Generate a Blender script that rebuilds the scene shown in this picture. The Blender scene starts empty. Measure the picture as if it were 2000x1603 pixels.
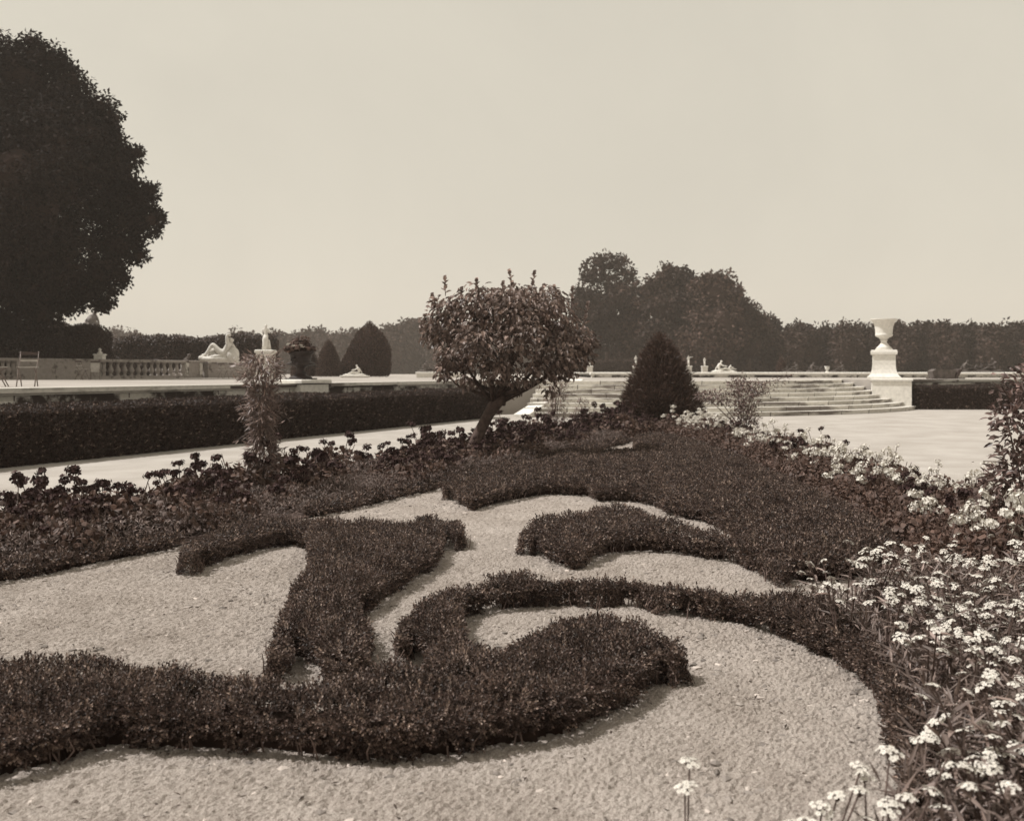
import bpy, bmesh, math, random
import numpy as np
from mathutils import Vector, Matrix

rng = np.random.default_rng(7)
random.seed(7)
scene = bpy.context.scene
C = scene.collection
F, CX, HZ, H = 1920.0, 1000.0, 728.0, 1.5      # focal length in photo pixels, centre column, horizon row, eye height
TZ = 1.2                                        # terrace level

def G(px, py, z=0.0):
    """point of the level plane z seen at a photo pixel"""
    Y = (H - z) * F / (py - HZ)
    return ((px - CX) / F * Y, Y)

def P(px, py, Y):
    return Vector(((px - CX) / F * Y, Y, H - (py - HZ) / F * Y))

# ------------------------------------------------------------------ materials
def sep(v):
    t = min(1.0, max(0.0, (math.log10(max(v, .01)) + 2) / 1.75))
    return (v, v * (.60 + .35 * t), v * (.50 + .37 * t), 1)

def new_mat(name):
    m = bpy.data.materials.new(name); m.use_nodes = True
    nt = m.node_tree
    b = nt.nodes['Principled BSDF']
    return m, nt, b

def rgb(nt, c):
    n = nt.nodes.new('ShaderNodeRGB'); n.outputs[0].default_value = c; return n.outputs[0]

def mixc(nt, fac, a, b, mode='MIX'):
    n = nt.nodes.new('ShaderNodeMix'); n.data_type = 'RGBA'; n.blend_type = mode
    for s, v in ((n.inputs[0], fac), (n.inputs[6], a), (n.inputs[7], b)):
        if hasattr(v, 'links'): nt.links.new(v, s)
        else: s.default_value = v
    return n.outputs[2]

def noise(nt, scale, detail=4, rough=.55, coord='Object', dist=0.0):
    tc = nt.nodes.new('ShaderNodeTexCoord')
    n = nt.nodes.new('ShaderNodeTexNoise'); n.inputs['Scale'].default_value = scale
    n.inputs['Detail'].default_value = detail; n.inputs['Roughness'].default_value = rough
    n.inputs['Distortion'].default_value = dist
    nt.links.new(tc.outputs[coord], n.inputs['Vector'])
    return n.outputs['Fac']

def ramp(nt, fac, stops):
    r = nt.nodes.new('ShaderNodeValToRGB')
    e = r.color_ramp.elements
    e[0].position, e[0].color = stops[0]; e[1].position, e[1].color = stops[-1]
    for p, c in stops[1:-1]:
        x = e.new(p); x.color = c
    nt.links.new(fac, r.inputs[0]); return r.outputs[0]

def bump(nt, b, fac, strength, dist):
    n = nt.nodes.new('ShaderNodeBump'); n.inputs['Strength'].default_value = strength
    n.inputs['Distance'].default_value = dist
    nt.links.new(fac, n.inputs['Height']); nt.links.new(n.outputs[0], b.inputs['Normal'])

def leaf_mat(name, v, rough=.45, spread=.55, transl=.25, spec=.5, hue=(1, .62, .52), patch=0):
    m, nt, b = new_mat(name)
    g = nt.nodes.new('ShaderNodeNewGeometry')
    lo = tuple(v * (1 - spread) * h for h in hue) + (1,)
    hi = tuple(v * (1 + spread) * h for h in hue) + (1,)
    c = ramp(nt, g.outputs['Random Per Island'], [(0, lo), (.8, tuple(v * h for h in hue) + (1,)), (1, hi)])
    if patch:                                   # older and younger growth in patches
        pr = ramp(nt, noise(nt, patch, 3, .6), [(.32, (.55, .52, .5, 1)), (.5, (1, 1, 1, 1)), (.7, (1.35, 1.35, 1.3, 1))])
        c = mixc(nt, 1.0, c, pr, 'MULTIPLY')
    nt.links.new(c, b.inputs['Base Color'])
    b.inputs['Roughness'].default_value = rough
    b.inputs['Specular IOR Level'].default_value = spec
    if transl > 0:
        t = nt.nodes.new('ShaderNodeBsdfTranslucent'); nt.links.new(c, t.inputs['Color'])
        mx = nt.nodes.new('ShaderNodeMixShader'); mx.inputs[0].default_value = transl
        out = nt.nodes['Material Output']
        nt.links.new(b.outputs[0], mx.inputs[1]); nt.links.new(t.outputs[0], mx.inputs[2])
        nt.links.new(mx.outputs[0], out.inputs['Surface'])
    return m

def plain_mat(name, v, rough=.8, spec=.3, var=.25, scale=6, bmp=0.0, hue=None, bscale=40):
    m, nt, b = new_mat(name)
    col = sep(v) if hue is None else tuple(v * h for h in hue) + (1,)
    f = noise(nt, scale, 5)
    lo = tuple(x * (1 - var) for x in col[:3]) + (1,); hi = tuple(x * (1 + var) for x in col[:3]) + (1,)
    nt.links.new(ramp(nt, f, [(.3, lo), (.7, hi)]), b.inputs['Base Color'])
    b.inputs['Roughness'].default_value = rough; b.inputs['Specular IOR Level'].default_value = spec
    if bmp: bump(nt, b, noise(nt, bscale, 4), bmp, .01)
    return m

def stone_mat(name, v, dark=.08, thresh=.58, scale=2.5, stretch=(1, 1, 1), rough=.85, riser=False, joints=None):
    """pale limestone with patches of black crust and lichen"""
    m, nt, b = new_mat(name)
    tc = nt.nodes.new('ShaderNodeTexCoord'); mp = nt.nodes.new('ShaderNodeMapping')
    mp.inputs['Scale'].default_value = stretch
    nt.links.new(tc.outputs['Object'], mp.inputs['Vector'])
    n = nt.nodes.new('ShaderNodeTexNoise'); n.inputs['Scale'].default_value = scale
    n.inputs['Detail'].default_value = 6; n.inputs['Roughness'].default_value = .62
    nt.links.new(mp.outputs[0], n.inputs['Vector'])
    c1 = ramp(nt, noise(nt, 9, 5), [(.3, sep(v * .82)), (.7, sep(v * 1.05))])
    f = ramp(nt, n.outputs['Fac'], [(thresh - .05, (0, 0, 0, 1)), (thresh + .05, (1, 1, 1, 1))])
    if riser:                                   # grime keeps to the upright faces, treads are walked clean
        g = nt.nodes.new('ShaderNodeNewGeometry'); sx = nt.nodes.new('ShaderNodeSeparateXYZ'); nt.links.new(g.outputs['True Normal'], sx.inputs[0])
        lt = nt.nodes.new('ShaderNodeMath'); lt.operation = 'LESS_THAN'; lt.inputs[1].default_value = .5; nt.links.new(sx.outputs['Z'], lt.inputs[0])
        mu = nt.nodes.new('ShaderNodeMath'); mu.operation = 'MULTIPLY'; nt.links.new(lt.outputs[0], mu.inputs[0]); nt.links.new(f, mu.inputs[1]); f = mu.outputs[0]
    nt.links.new(mixc(nt, f, c1, sep(dark)), b.inputs['Base Color'])
    if joints:                                 # upright joints between the blocks: 'arc' round a centre, or 'run' along a line
        s2 = nt.nodes.new('ShaderNodeSeparateXYZ'); nt.links.new(tc.outputs['Object'], s2.inputs[0])
        def mth(op, a, b_=0.0):
            n_ = nt.nodes.new('ShaderNodeMath'); n_.operation = op
            for k_, v_ in ((0, a), (1, b_)):
                if hasattr(v_, 'links'): nt.links.new(v_, n_.inputs[k_])
                else: n_.inputs[k_].default_value = v_
            return n_.outputs[0]
        if joints[0] == 'arc': q = mth('MULTIPLY', mth('ARCTAN2', mth('SUBTRACT', s2.outputs['Y'], joints[2]), mth('SUBTRACT', s2.outputs['X'], joints[1])), joints[3])
        else: q = mth('ADD', mth('MULTIPLY', s2.outputs['X'], joints[1]), mth('MULTIPLY', s2.outputs['Y'], joints[2]))
        row = mth('FLOOR', mth('DIVIDE', mth('ADD', s2.outputs['Z'], -.002), joints[5])); fr = mth('FRACT', mth('ADD', mth('DIVIDE', q, joints[4]), mth('MULTIPLY', row, .37)))
        jm = mth('LESS_THAN', fr, .022)
        blk = nt.nodes.new('ShaderNodeTexWhiteNoise'); blk.noise_dimensions = '2D'; cb = nt.nodes.new('ShaderNodeCombineXYZ')
        nt.links.new(mth('FLOOR', mth('ADD', mth('DIVIDE', q, joints[4]), mth('MULTIPLY', row, .37))), cb.inputs[0]); nt.links.new(row, cb.inputs[1]); nt.links.new(cb.outputs[0], blk.inputs['Vector'])
        tone = ramp(nt, blk.outputs['Value'], [(0, (.72, .71, .69, 1)), (1, (1.05, 1.05, 1.05, 1))])
        old = b.inputs['Base Color'].links[0].from_socket
        nt.links.new(mixc(nt, jm, mixc(nt, 1.0, old, tone, 'MULTIPLY'), sep(.07)), b.inputs['Base Color'])
    b.inputs['Roughness'].default_value = rough; b.inputs['Specular IOR Level'].default_value = .25
    bump(nt, b, noise(nt, 30, 5), .35, .01)
    return m

def gravel_mat(name, v, fine=140, coarse=3.0, contrast=.3, bs=.6, bd=.012, tint=(1, 1, 1)):
    m, nt, b = new_mat(name)
    f1 = noise(nt, fine, 3, .7); f2 = noise(nt, coarse, 4, .6); f3 = noise(nt, fine / 5, 4, .65)
    c1 = ramp(nt, f1, [(.3, sep(v * (1 - contrast))), (.55, sep(v)), (.75, sep(min(.8, v * (1 + contrast))))])
    c2 = ramp(nt, f2, [(.28, (.78 * tint[0], .76 * tint[1], .74 * tint[2], 1)), (.72, (1.07 * tint[0], 1.07 * tint[1], 1.07 * tint[2], 1))])
    nt.links.new(mixc(nt, 1.0, c1, c2, 'MULTIPLY'), b.inputs['Base Color'])
    b.inputs['Roughness'].default_value = .95; b.inputs['Specular IOR Level'].default_value = .1
    add = nt.nodes.new('ShaderNodeMath'); add.operation = 'ADD'
    nt.links.new(f1, add.inputs[0]); nt.links.new(f3, add.inputs[1])
    bump(nt, b, add.outputs[0], bs, bd)
    return m

LEAFHUE = (1, .60, .46)
M = dict(
    box=leaf_mat('box_leaf', .108, .5, .75, .2, .28, (1, .68, .56), 5),
    boxtip=leaf_mat('box_tip_leaf', .30, .5, .5, .25, .3, (1, .74, .61), 4),
    core=plain_mat('dark_filler', .03, .9, .1, .4, 20, hue=LEAFHUE),  # near-black filler added inside hedges and crowns so no light shows through
    bark=plain_mat('bark', .085, .9, .15, .45, 14, .8, hue=(1, .70, .60)),
    twig=plain_mat('twig_bark', .16, .85, .2, .4, 20, hue=(1, .72, .62)),
    hedge=leaf_mat('hedge_leaf', .055, .5, .6, .12, .35, LEAFHUE),
    yew=leaf_mat('yew_leaf', .085, .55, .6, .1, .3, LEAFHUE),
    mallow=leaf_mat('glossy_leaf', .25, .5, .65, .22, .4, (1, .73, .62)),
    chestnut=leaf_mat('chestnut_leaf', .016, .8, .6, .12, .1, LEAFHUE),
    litter=leaf_mat('fallen_leaf', .09, .9, .6, 0, .1, (1, .75, .62)),
    wood2=leaf_mat('wood_leaf_pale', .075, .7, .55, .15, .2, LEAFHUE),
    wood3=leaf_mat('wood_leaf_dark', .034, .7, .55, .15, .2, LEAFHUE),
    wood=leaf_mat('wood_leaf', .05, .7, .55, .15, .2, LEAFHUE),
    gerleaf=leaf_mat('geranium_leaf', .11, .6, .45, .2, .3, LEAFHUE),
    gerflower=leaf_mat('dark_petal', .06, .8, .5, .1, .2, (1, .55, .5)),
    whitepetal=leaf_mat('white_petal', .72, .7, .10, .2, .2, (1, .935, .84)),
    eye=plain_mat('flower_eye', .12, .8, hue=(1, .66, .55)),
    lance=leaf_mat('lance_leaf', .22, .5, .55, .22, .4, (1, .74, .64)),
    stem=plain_mat('green_stem', .10, .6, .3, .3, 20, hue=(1, .68, .58)),
    bamboo=leaf_mat('narrow_leaf', .25, .45, .6, .2, .45, (1, .72, .62)),
    cover=leaf_mat('cover_leaf', .17, .6, .6, .25, .3, (1, .74, .64)),
    shrub=leaf_mat('shrub_leaf', .20, .45, .6, .2, .45, (1, .68, .60)),
    palegravel=gravel_mat('pale_gravel', .40, 60, .9, .12, .4, .012),
    gravel=gravel_mat('bed_gravel', .40, 130, 1.7, .42, .9, .012, (1, .955, .94)),
    clod=leaf_mat('gravel_clod', .34, .95, .6, 0, .1, (1, .87, .78)),
    terrace=gravel_mat('terrace_gravel', .37, 50, .3, .06, .2, .01),
    soil=plain_mat('dark_soil', .09, .95, .1, .5, 8, .8, hue=(1, .72, .62)),
    marble=stone_mat('white_marble', .70, .30, .74, 3),
    statue=stone_mat('weathered_marble', .66, .15, .68, 5),
    stone=stone_mat('pale_stone', .66, .05, .50, 1.3, (1, 1, 1.2), joints=('run', .387, .922, 0, 1.35, .5)),
    step=stone_mat('step_stone', .70, .20, .54, .45, (1, 1, 5), riser=True, joints=('arc', 3.83, 47.9, 13.5, 1.5, .15)),
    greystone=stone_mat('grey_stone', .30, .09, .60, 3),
    iron=plain_mat('painted_iron', .16, .5, .4, .2, 10, hue=(1, .78, .68)),
    palewood=plain_mat('pale_slats', .40, .6, .3, .2, 10),
    bronze=plain_mat('dark_bronze', .03, .6, .3, .4, 8, hue=(1, .68, .6)),
    lead=plain_mat('dull_lead', .09, .7, .3, .4, 5, hue=(1, .82, .73)),
    darkwood=plain_mat('tarred_wood', .06, .7, .3, .3, 6, hue=(1, .70, .62)),
)
mw, ntw, bw = new_mat('still_water')
bw.inputs['Base Color'].default_value = sep(.03); bw.inputs['Roughness'].default_value = .05
bump(ntw, bw, noise(ntw, 2, 3), .1, .02)
M['water'] = mw

# ------------------------------------------------------------------ scene-graph helpers
def tag(o, label=None, cat=None, group=None, kind=None):
    if label: o['label'] = label
    if cat: o['category'] = cat
    if group: o['group'] = group
    if kind: o['kind'] = kind
    return o

def thing(name, label, cat, loc=(0, 0, 0), rz=0, group=None):
    o = bpy.data.objects.new(name, None); C.objects.link(o)
    o.empty_display_size = .1
    o.location = loc; o.rotation_euler = (0, 0, rz)
    return tag(o, label, cat, group)

class Acc:
    """collects vertices and faces, links them as ONE mesh object"""
    def __init__(s): s.v = []; s.f = []; s.mi = []; s.n = 0
    def add(s, verts, faces, mi=0):
        verts = np.asarray(verts, float).reshape(-1, 3); 
        s.v.append(verts)
        for fa in faces if isinstance(faces, list) else [faces]:
            fa = np.asarray(fa, int)
            if fa.ndim == 1: fa = fa[None]
            s.f.append(fa + s.n); s.mi.append(np.full(len(fa), mi))
        s.n += len(verts)
        return s
    def mesh(s, name, mats, smooth=False):
        me = bpy.data.meshes.new(name)
        v = np.concatenate(s.v)
        me.vertices.add(len(v)); me.vertices.foreach_set('co', v.ravel())
        lens = np.concatenate([np.full(len(f), f.shape[1]) for f in s.f])
        idx = np.concatenate([f.ravel() for f in s.f])
        me.loops.add(len(idx)); me.loops.foreach_set('vertex_index', idx)
        me.polygons.add(len(lens))
        st = np.concatenate([[0], np.cumsum(lens)[:-1]])
        me.polygons.foreach_set('loop_start', st); me.polygons.foreach_set('loop_total', lens)
        for m in mats if isinstance(mats, (list, tuple)) else [mats]: me.materials.append(m)
        me.polygons.foreach_set('material_index', np.concatenate(s.mi))
        me.polygons.foreach_set('use_smooth', np.full(len(lens), smooth))
        me.update(calc_edges=True); me.validate()
        return me
    def build(s, name, mats, parent=None, smooth=False):
        return put(name, s.mesh(name, mats, smooth), parent)

def put(name, me, parent=None):
    o = bpy.data.objects.new(name, me); C.objects.link(o)
    if parent: o.parent = parent
    return o

def norm(a): return a / np.maximum(np.linalg.norm(a, axis=-1, keepdims=True), 1e-9)
def rand_dir(n): return norm(rng.normal(size=(n, 3)))

def leaves(acc, p, d, nrm, L, W, mi=0, fold=.12, wide=False):
    """n leaf blades: base p, axis d, face normal nrm"""
    n = len(p); d = norm(d); s = norm(np.cross(d, nrm)); u = np.cross(s, d)
    L = np.broadcast_to(np.asarray(L, float), (n,))[:, None]; W = np.broadcast_to(np.asarray(W, float), (n,))[:, None]
    if not wide:
        m = p + d * L * .48 - u * W * fold
        v = np.stack([p, m + s * W / 2 + u * W * fold * 2, p + d * L, m - s * W / 2 + u * W * fold * 2], 1).reshape(-1, 3)
        f = np.arange(n * 4).reshape(n, 4)
        acc.add(v, f, mi)
    else:
        a = p + d * L * .3; b = p + d * L * .7 - u * L * .04; t = p + d * L - u * L * .14
        up = u * W * fold * 2
        v = np.stack([p, a + s * W * .5 + up, b + s * W * .36 + up, t, b - s * W * .36 + up, a - s * W * .5 + up, a * .5 + b * .5], 1).reshape(-1, 3)
        k = (np.arange(n) * 7)[:, None]
        acc.add(v, [k + np.array([[0, 1, 2, 6]]), k + np.array([[6, 2, 3, 4]]), k + np.array([[0, 6, 4, 5]])], mi)

def round_leaves(acc, p, d, nrm, R, mi=0, k=6):
    """scalloped round leaf discs centred at p"""
    n = len(p); d = norm(d - nrm * np.sum(d * nrm, 1, keepdims=True)); s = np.cross(nrm, d)
    R = np.broadcast_to(np.asarray(R, float), (n,))[:, None]
    vs = []
    for i in range(k):
        a = 2 * math.pi * i / k
        r = R * (1 if i % 2 else .86)
        vs.append(p + d * r * math.cos(a) + s * r * math.sin(a) + nrm * R * (.18 if i % 2 else .05))
    v = np.stack(vs, 1).reshape(-1, 3)
    acc.add(v, np.arange(n * k).reshape(n, k), mi)

def tube(acc, pts, radii, sides=7, mi=0, cap=True):
    pts = [Vector(p) for p in pts]; n = len(pts); vs = []
    ref = Vector((0, 0, 1))
    for i, p in enumerate(pts):
        t = (pts[min(i + 1, n - 1)] - pts[max(i - 1, 0)]).normalized()
        if abs(t.dot(ref)) > .95: ref = Vector((1, 0, 0))
        x = t.cross(ref).normalized(); y = t.cross(x)
        r = radii[i] if hasattr(radii, '__len__') else radii
        for k in range(sides):
            a = 2 * math.pi * k / sides
            vs.append(p + x * r * math.cos(a) + y * r * math.sin(a))
    fs = [[i * sides + k, i * sides + (k + 1) % sides, (i + 1) * sides + (k + 1) % sides, (i + 1) * sides + k] for i in range(n - 1) for k in range(sides)]
    ff = [np.array(fs)]
    if cap: ff += [np.array([list(range(sides))[::-1]]), np.array([[(n - 1) * sides + k for k in range(sides)]])]
    acc.add([tuple(v) for v in vs], ff, mi)

def box(acc, x0, x1, y0, y1, z0, z1, mi=0, mat=None, bev=0.0):
    v = [(x, y, z) for z in (z0, z1) for y in (y0, y1) for x in (x0, x1)]
    if bev:
        b = bev   # chamfered top and bottom rims
        v = [(x0, y0, z0), (x1, y0, z0), (x1, y1, z0), (x0, y1, z0), (x0, y0, z1 - b), (x1, y0, z1 - b), (x1, y1, z1 - b), (x0, y1, z1 - b),
             (x0 + b, y0 + b, z1), (x1 - b, y0 + b, z1), (x1 - b, y1 - b, z1), (x0 + b, y1 - b, z1)]
        f = [[3, 2, 1, 0], [0, 1, 5, 4], [1, 2, 6, 5], [2, 3, 7, 6], [3, 0, 4, 7], [4, 5, 9, 8], [5, 6, 10, 9], [6, 7, 11, 10], [7, 4, 8, 11], [8, 9, 10, 11]]
    else:
        f = [[0, 2, 3, 1], [4, 5, 7, 6], [0, 1, 5, 4], [2, 6, 7, 3], [0, 4, 6, 2], [1, 3, 7, 5]]
    if mat is not None: v = [tuple(mat @ Vector(q)) for q in v]
    acc.add(v, np.array(f), mi)

def lathe(acc, prof, sides=24, mi=0, cx=0, cy=0, square=False):
    """prof: list of (radius, z)"""
    v = []
    for r, z in prof:
        for k in range(sides):
            a = 2 * math.pi * (k + .5) / sides
            if square:
                m = max(abs(math.cos(a)), abs(math.sin(a))); q = r / m
            else: q = r
            v.append((cx + q * math.cos(a), cy + q * math.sin(a), z))
    n = len(prof)
    f = [[i * sides + k, i * sides + (k + 1) % sides, (i + 1) * sides + (k + 1) % sides, (i + 1) * sides + k] for i in range(n - 1) for k in range(sides)]
    acc.add(v, [np.array(f), np.array([[k for k in range(sides)][::-1]]), np.array([[(n - 1) * sides + k for k in range(sides)]])], mi)

# ------------------------------------------------------------------ 2-D outlines
def chaikin(p, it=2, closed=True):
    p = np.asarray(p, float)
    for _ in range(it):
        q = np.roll(p, -1, 0)
        a, b = p * .78 + q * .22, p * .22 + q * .78
        if closed: p = np.stack([a, b], 1).reshape(-1, 2)
        else:
            p = np.concatenate([p[:1], np.stack([a[:-1], b[:-1]], 1).reshape(-1, 2), p[-1:]])
    return p

def ccw(p):
    x, y = p[:, 0], p[:, 1]
    return p if np.sum(x * np.roll(y, -1) - np.roll(x, -1) * y) > 0 else p[::-1]

def inside(pts, poly):
    r = np.zeros(len(pts), bool); x, y = pts[:, 0], pts[:, 1]
    for (x1, y1), (x2, y2) in zip(poly, np.roll(poly, -1, 0)):
        if y1 == y2: continue
        c = ((y1 > y) != (y2 > y)) & (x < (x2 - x1) * (y - y1) / (y2 - y1) + x1)
        r ^= c
    return r

def edge_dist(pts, poly):
    best = np.full(len(pts), 1e9); out = np.zeros((len(pts), 2))
    for a, b in zip(poly, np.roll(poly, -1, 0)):
        e = b - a; L2 = e @ e
        if L2 < 1e-12: continue
        t = np.clip(((pts - a) @ e) / L2, 0, 1)
        q = a + t[:, None] * e; d = np.linalg.norm(pts - q, axis=1)
        m = d < best; best[m] = d[m]; out[m] = (q - pts)[m]
    return best, out / np.maximum(best, 1e-6)[:, None]

def in_poly(n, poly):
    lo, hi = poly.min(0), poly.max(0); out = []; k = 0
    while k < n:
        q = rng.uniform(lo, hi, (n * 2 + 50, 2)); q = q[inside(q, poly)]
        out.append(q); k += len(q)
    return np.concatenate(out)[:n]

def area(poly):
    x, y = poly[:, 0], poly[:, 1]
    return abs(np.sum(x * np.roll(y, -1) - np.roll(x, -1) * y)) / 2

def offset(poly, d):
    e = np.roll(poly, -1, 0) - poly; e = e / np.maximum(np.linalg.norm(e, axis=1, keepdims=True), 1e-9)
    n = np.stack([e[:, 1], -e[:, 0]], 1)             # outward for ccw
    vn = n + np.roll(n, 1, 0); vn = vn / np.maximum(np.linalg.norm(vn, axis=1, keepdims=True), 1e-9)
    return poly + vn * d

def prism(acc, poly, z0, z1, mi=0):
    n = len(poly)
    v = np.concatenate([np.c_[poly, np.full(n, z0)], np.c_[poly, np.full(n, z1)]])
    f = [np.array([[i, (i + 1) % n, n + (i + 1) % n, n + i] for i in range(n)]), np.arange(n, 2 * n)[None], np.arange(n)[::-1][None]]
    acc.add(v, f, mi)

_lat = rng.random((64, 64, 8))
def vnoise(x, y, s, layer=0):
    """smooth value noise, period s metres"""
    x = np.asarray(x) / s; y = np.asarray(y) / s
    i, j = np.floor(x).astype(int), np.floor(y).astype(int); u, v = x - i, y - j
    u = u * u * (3 - 2 * u); v = v * v * (3 - 2 * v); g = _lat[:, :, layer]
    a, b, c, d = g[i % 64, j % 64], g[(i + 1) % 64, j % 64], g[i % 64, (j + 1) % 64], g[(i + 1) % 64, (j + 1) % 64]
    return (a * (1 - u) + b * u) * (1 - v) + (c * (1 - u) + d * u) * v - .5

# ------------------------------------------------------------------ planting
def sprigs(acc, p, o, k, L, W, ln, mis=(0, 1), tipshare=.12):
    """p points, o outward directions; each sprig is k little leaves round a short twig"""
    n = len(p)
    o = norm(o + rng.normal(size=(n, 3)) * .33)
    a = norm(np.cross(o, rand_dir(n))); b = np.cross(o, a)
    hi = rng.random(n) < tipshare
    ln = ln * rng.uniform(.6, 1.5, n)
    for i in range(k):
        t = (i + .5) / k
        ph = i * 2.4 + rng.uniform(0, .8, n)
        r = a * np.cos(ph)[:, None] + b * np.sin(ph)[:, None]
        q = p + o * (ln * (t - .25))[:, None]
        d = norm(o * (.35 + .8 * t) + r * (1.15 - .75 * t) + rng.normal(size=(n, 3)) * .15)
        nn = norm(o * .8 - r * .6 + rng.normal(size=(n, 3)) * .2)
        l = L * rng.uniform(.7, 1.25, n)
        for m, sel in ((mis[0], ~hi), (mis[1], hi)):
            if sel.any(): leaves(acc, q[sel], d[sel], nn[sel], l[sel], l[sel] * W / L, m)

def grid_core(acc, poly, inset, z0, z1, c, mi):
    """dark core added to block light through a hedge: stepped block over the cells well inside the outline"""
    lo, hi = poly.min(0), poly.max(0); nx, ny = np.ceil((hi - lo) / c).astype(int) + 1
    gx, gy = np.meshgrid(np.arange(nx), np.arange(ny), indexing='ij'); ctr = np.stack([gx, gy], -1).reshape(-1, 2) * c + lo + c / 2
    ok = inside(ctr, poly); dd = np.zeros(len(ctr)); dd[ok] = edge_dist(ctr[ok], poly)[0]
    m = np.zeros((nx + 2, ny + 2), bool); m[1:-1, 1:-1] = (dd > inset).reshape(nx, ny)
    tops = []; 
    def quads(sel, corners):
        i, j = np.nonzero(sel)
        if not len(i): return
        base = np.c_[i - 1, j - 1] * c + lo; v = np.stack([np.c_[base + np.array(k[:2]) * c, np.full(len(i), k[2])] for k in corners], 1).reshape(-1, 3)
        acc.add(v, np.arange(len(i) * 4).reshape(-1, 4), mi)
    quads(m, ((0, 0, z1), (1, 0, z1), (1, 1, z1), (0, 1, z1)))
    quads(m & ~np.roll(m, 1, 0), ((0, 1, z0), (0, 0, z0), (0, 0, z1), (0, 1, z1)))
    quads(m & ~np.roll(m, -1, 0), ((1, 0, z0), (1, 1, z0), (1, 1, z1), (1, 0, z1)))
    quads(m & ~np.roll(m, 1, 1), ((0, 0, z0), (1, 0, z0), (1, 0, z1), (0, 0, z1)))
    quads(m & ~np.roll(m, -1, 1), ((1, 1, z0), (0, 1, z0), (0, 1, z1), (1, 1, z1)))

def hedge_foliage(poly, h, dens, L, W, k=9, ln=.05, rnd=.10, lump=.03, wave=0.0, z0=0.0, core_in=.075, edge_lump=.03, skip=None, tipshare=.12, side=1.0):
    poly = ccw(np.asarray(poly)); acc = Acc()
    n = int(area(poly) * dens)
    q = in_poly(n, poly)
    d, out = edge_dist(q, poly)
    t = np.clip(1 - d / rnd, 0, 1)
    z = z0 + h - rnd * (1 - np.sqrt(np.maximum(0, 1 - t * t)))*.9 + lump * 2 * vnoise(q[:, 0], q[:, 1], .16, 0) + lump * vnoise(q[:, 0], q[:, 1], .07, 1) + wave * 2 * vnoise(q[:, 0], q[:, 1], 1.3, 6)
    bare = vnoise(q[:, 0], q[:, 1], .19, 7) > -.36; q, z, out, t = q[bare], z[bare], out[bare], t[bare]
    o = np.c_[out * (t ** 1.3)[:, None], np.sqrt(np.maximum(.05, 1 - t ** 2))]
    sprigs(acc, np.c_[q, z - .012], norm(o), k, L, W, ln, tipshare=tipshare)
    # sides
    e = np.roll(poly, -1, 0) - poly; ll = np.linalg.norm(e, axis=1); tot = ll.sum()
    m = int(tot * (h - rnd * .4) * dens * 1.35 * side)
    idx = rng.choice(len(poly), m, p=ll / tot); f = rng.random((m, 1))
    b = poly[idx] + e[idx] * f; nn = np.c_[e[idx, 1], -e[idx, 0]] / np.maximum(ll[idx], 1e-9)[:, None]
    zz = rng.random(m) ** .9 * (h - rnd * .5)
    dd = edge_lump * 2 * vnoise(b[:, 0] + zz * .6, b[:, 1] - zz, .14, 2) - .02 - .02 * (zz < .05)
    b = b + nn * dd[:, None]; thin = (zz > h * .3) | (h > .5) | (vnoise(b[:, 0] * 3, b[:, 1] * 3, .4, 3) > -.05); b, nn, zz = b[thin], nn[thin], zz[thin]; m = len(b)
    sprigs(acc, np.c_[b, zz + z0 + .01], np.c_[nn, np.full(m, .35)], k, L, W, ln, tipshare=tipshare * 1.3)
    grid_core(acc, poly, core_in, z0, z0 + h - .085, .035 if h < .5 else .09, 2)
    return acc, poly

def stems_at_base(acc, poly, h, per_m, mi, r=.0034):
    e = np.roll(poly, -1, 0) - poly; ll = np.linalg.norm(e, axis=1)
    m = max(3, int(ll.sum() * per_m * 1.8)); idx = rng.choice(len(poly), m, p=ll / ll.sum())
    b = poly[idx] + e[idx] * rng.random((m, 1)); nn = np.c_[e[idx, 1], -e[idx, 0]] / np.maximum(ll[idx], 1e-9)[:, None]
    for (x, y), (nx, ny) in zip(b, nn):
        s = rng.normal(0, .02, 4)
        tube(acc, [(x - nx * .05, y - ny * .05, -.01), (x - nx * .025 + s[0], y - ny * .025 + s[1], h * .35), (x - nx * .03 + s[0] + s[2], y - ny * .03 + s[1] + s[3], h * .6)], [r * 1.3, r, r * .6], 5, mi)

def hedge(name, label, cat, poly, h, dens, L, W, group=None, smooth=2, stem=0, mats=None, inset=0.0, **kw):
    poly = chaikin(poly, smooth) if smooth else np.asarray(poly, float)
    if inset: poly = offset(ccw(poly), -inset)
    t = thing(name, label, cat, group=group)
    acc, poly = hedge_foliage(poly, h, dens, L, W, **kw)
    if stem: stems_at_base(acc, poly, h, stem, 3)
    acc.build('foliage', mats or [M['box'], M['boxtip'], M['core'], M['twig']], t)
    return t, poly

def gp(pts, ht):
    """photo outline -> ground plan; 'b' points lie on the ground, 't' points on the hedge top"""
    return [G(x, y, 0 if k == 'b' else ht) for x, y, k in pts]
# ------------------------------------------------------------------ camera, sun, sky, air
cam_d = bpy.data.cameras.new('camera'); cam = bpy.data.objects.new('camera', cam_d); C.objects.link(cam)
cam.location = (0, 0, H); cam.rotation_euler = (math.pi / 2, 0, 0)
cam_d.sensor_width = 36; cam_d.sensor_fit = 'HORIZONTAL'; cam_d.lens = F / 2000 * 36
cam_d.shift_y = -(801.5 - HZ) / 2000
cam_d.clip_start = .05; cam_d.clip_end = 6000
cam_d.dof.use_dof = True; cam_d.dof.focus_distance = 7.5; cam_d.dof.aperture_fstop = 3.6
scene.camera = cam

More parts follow.
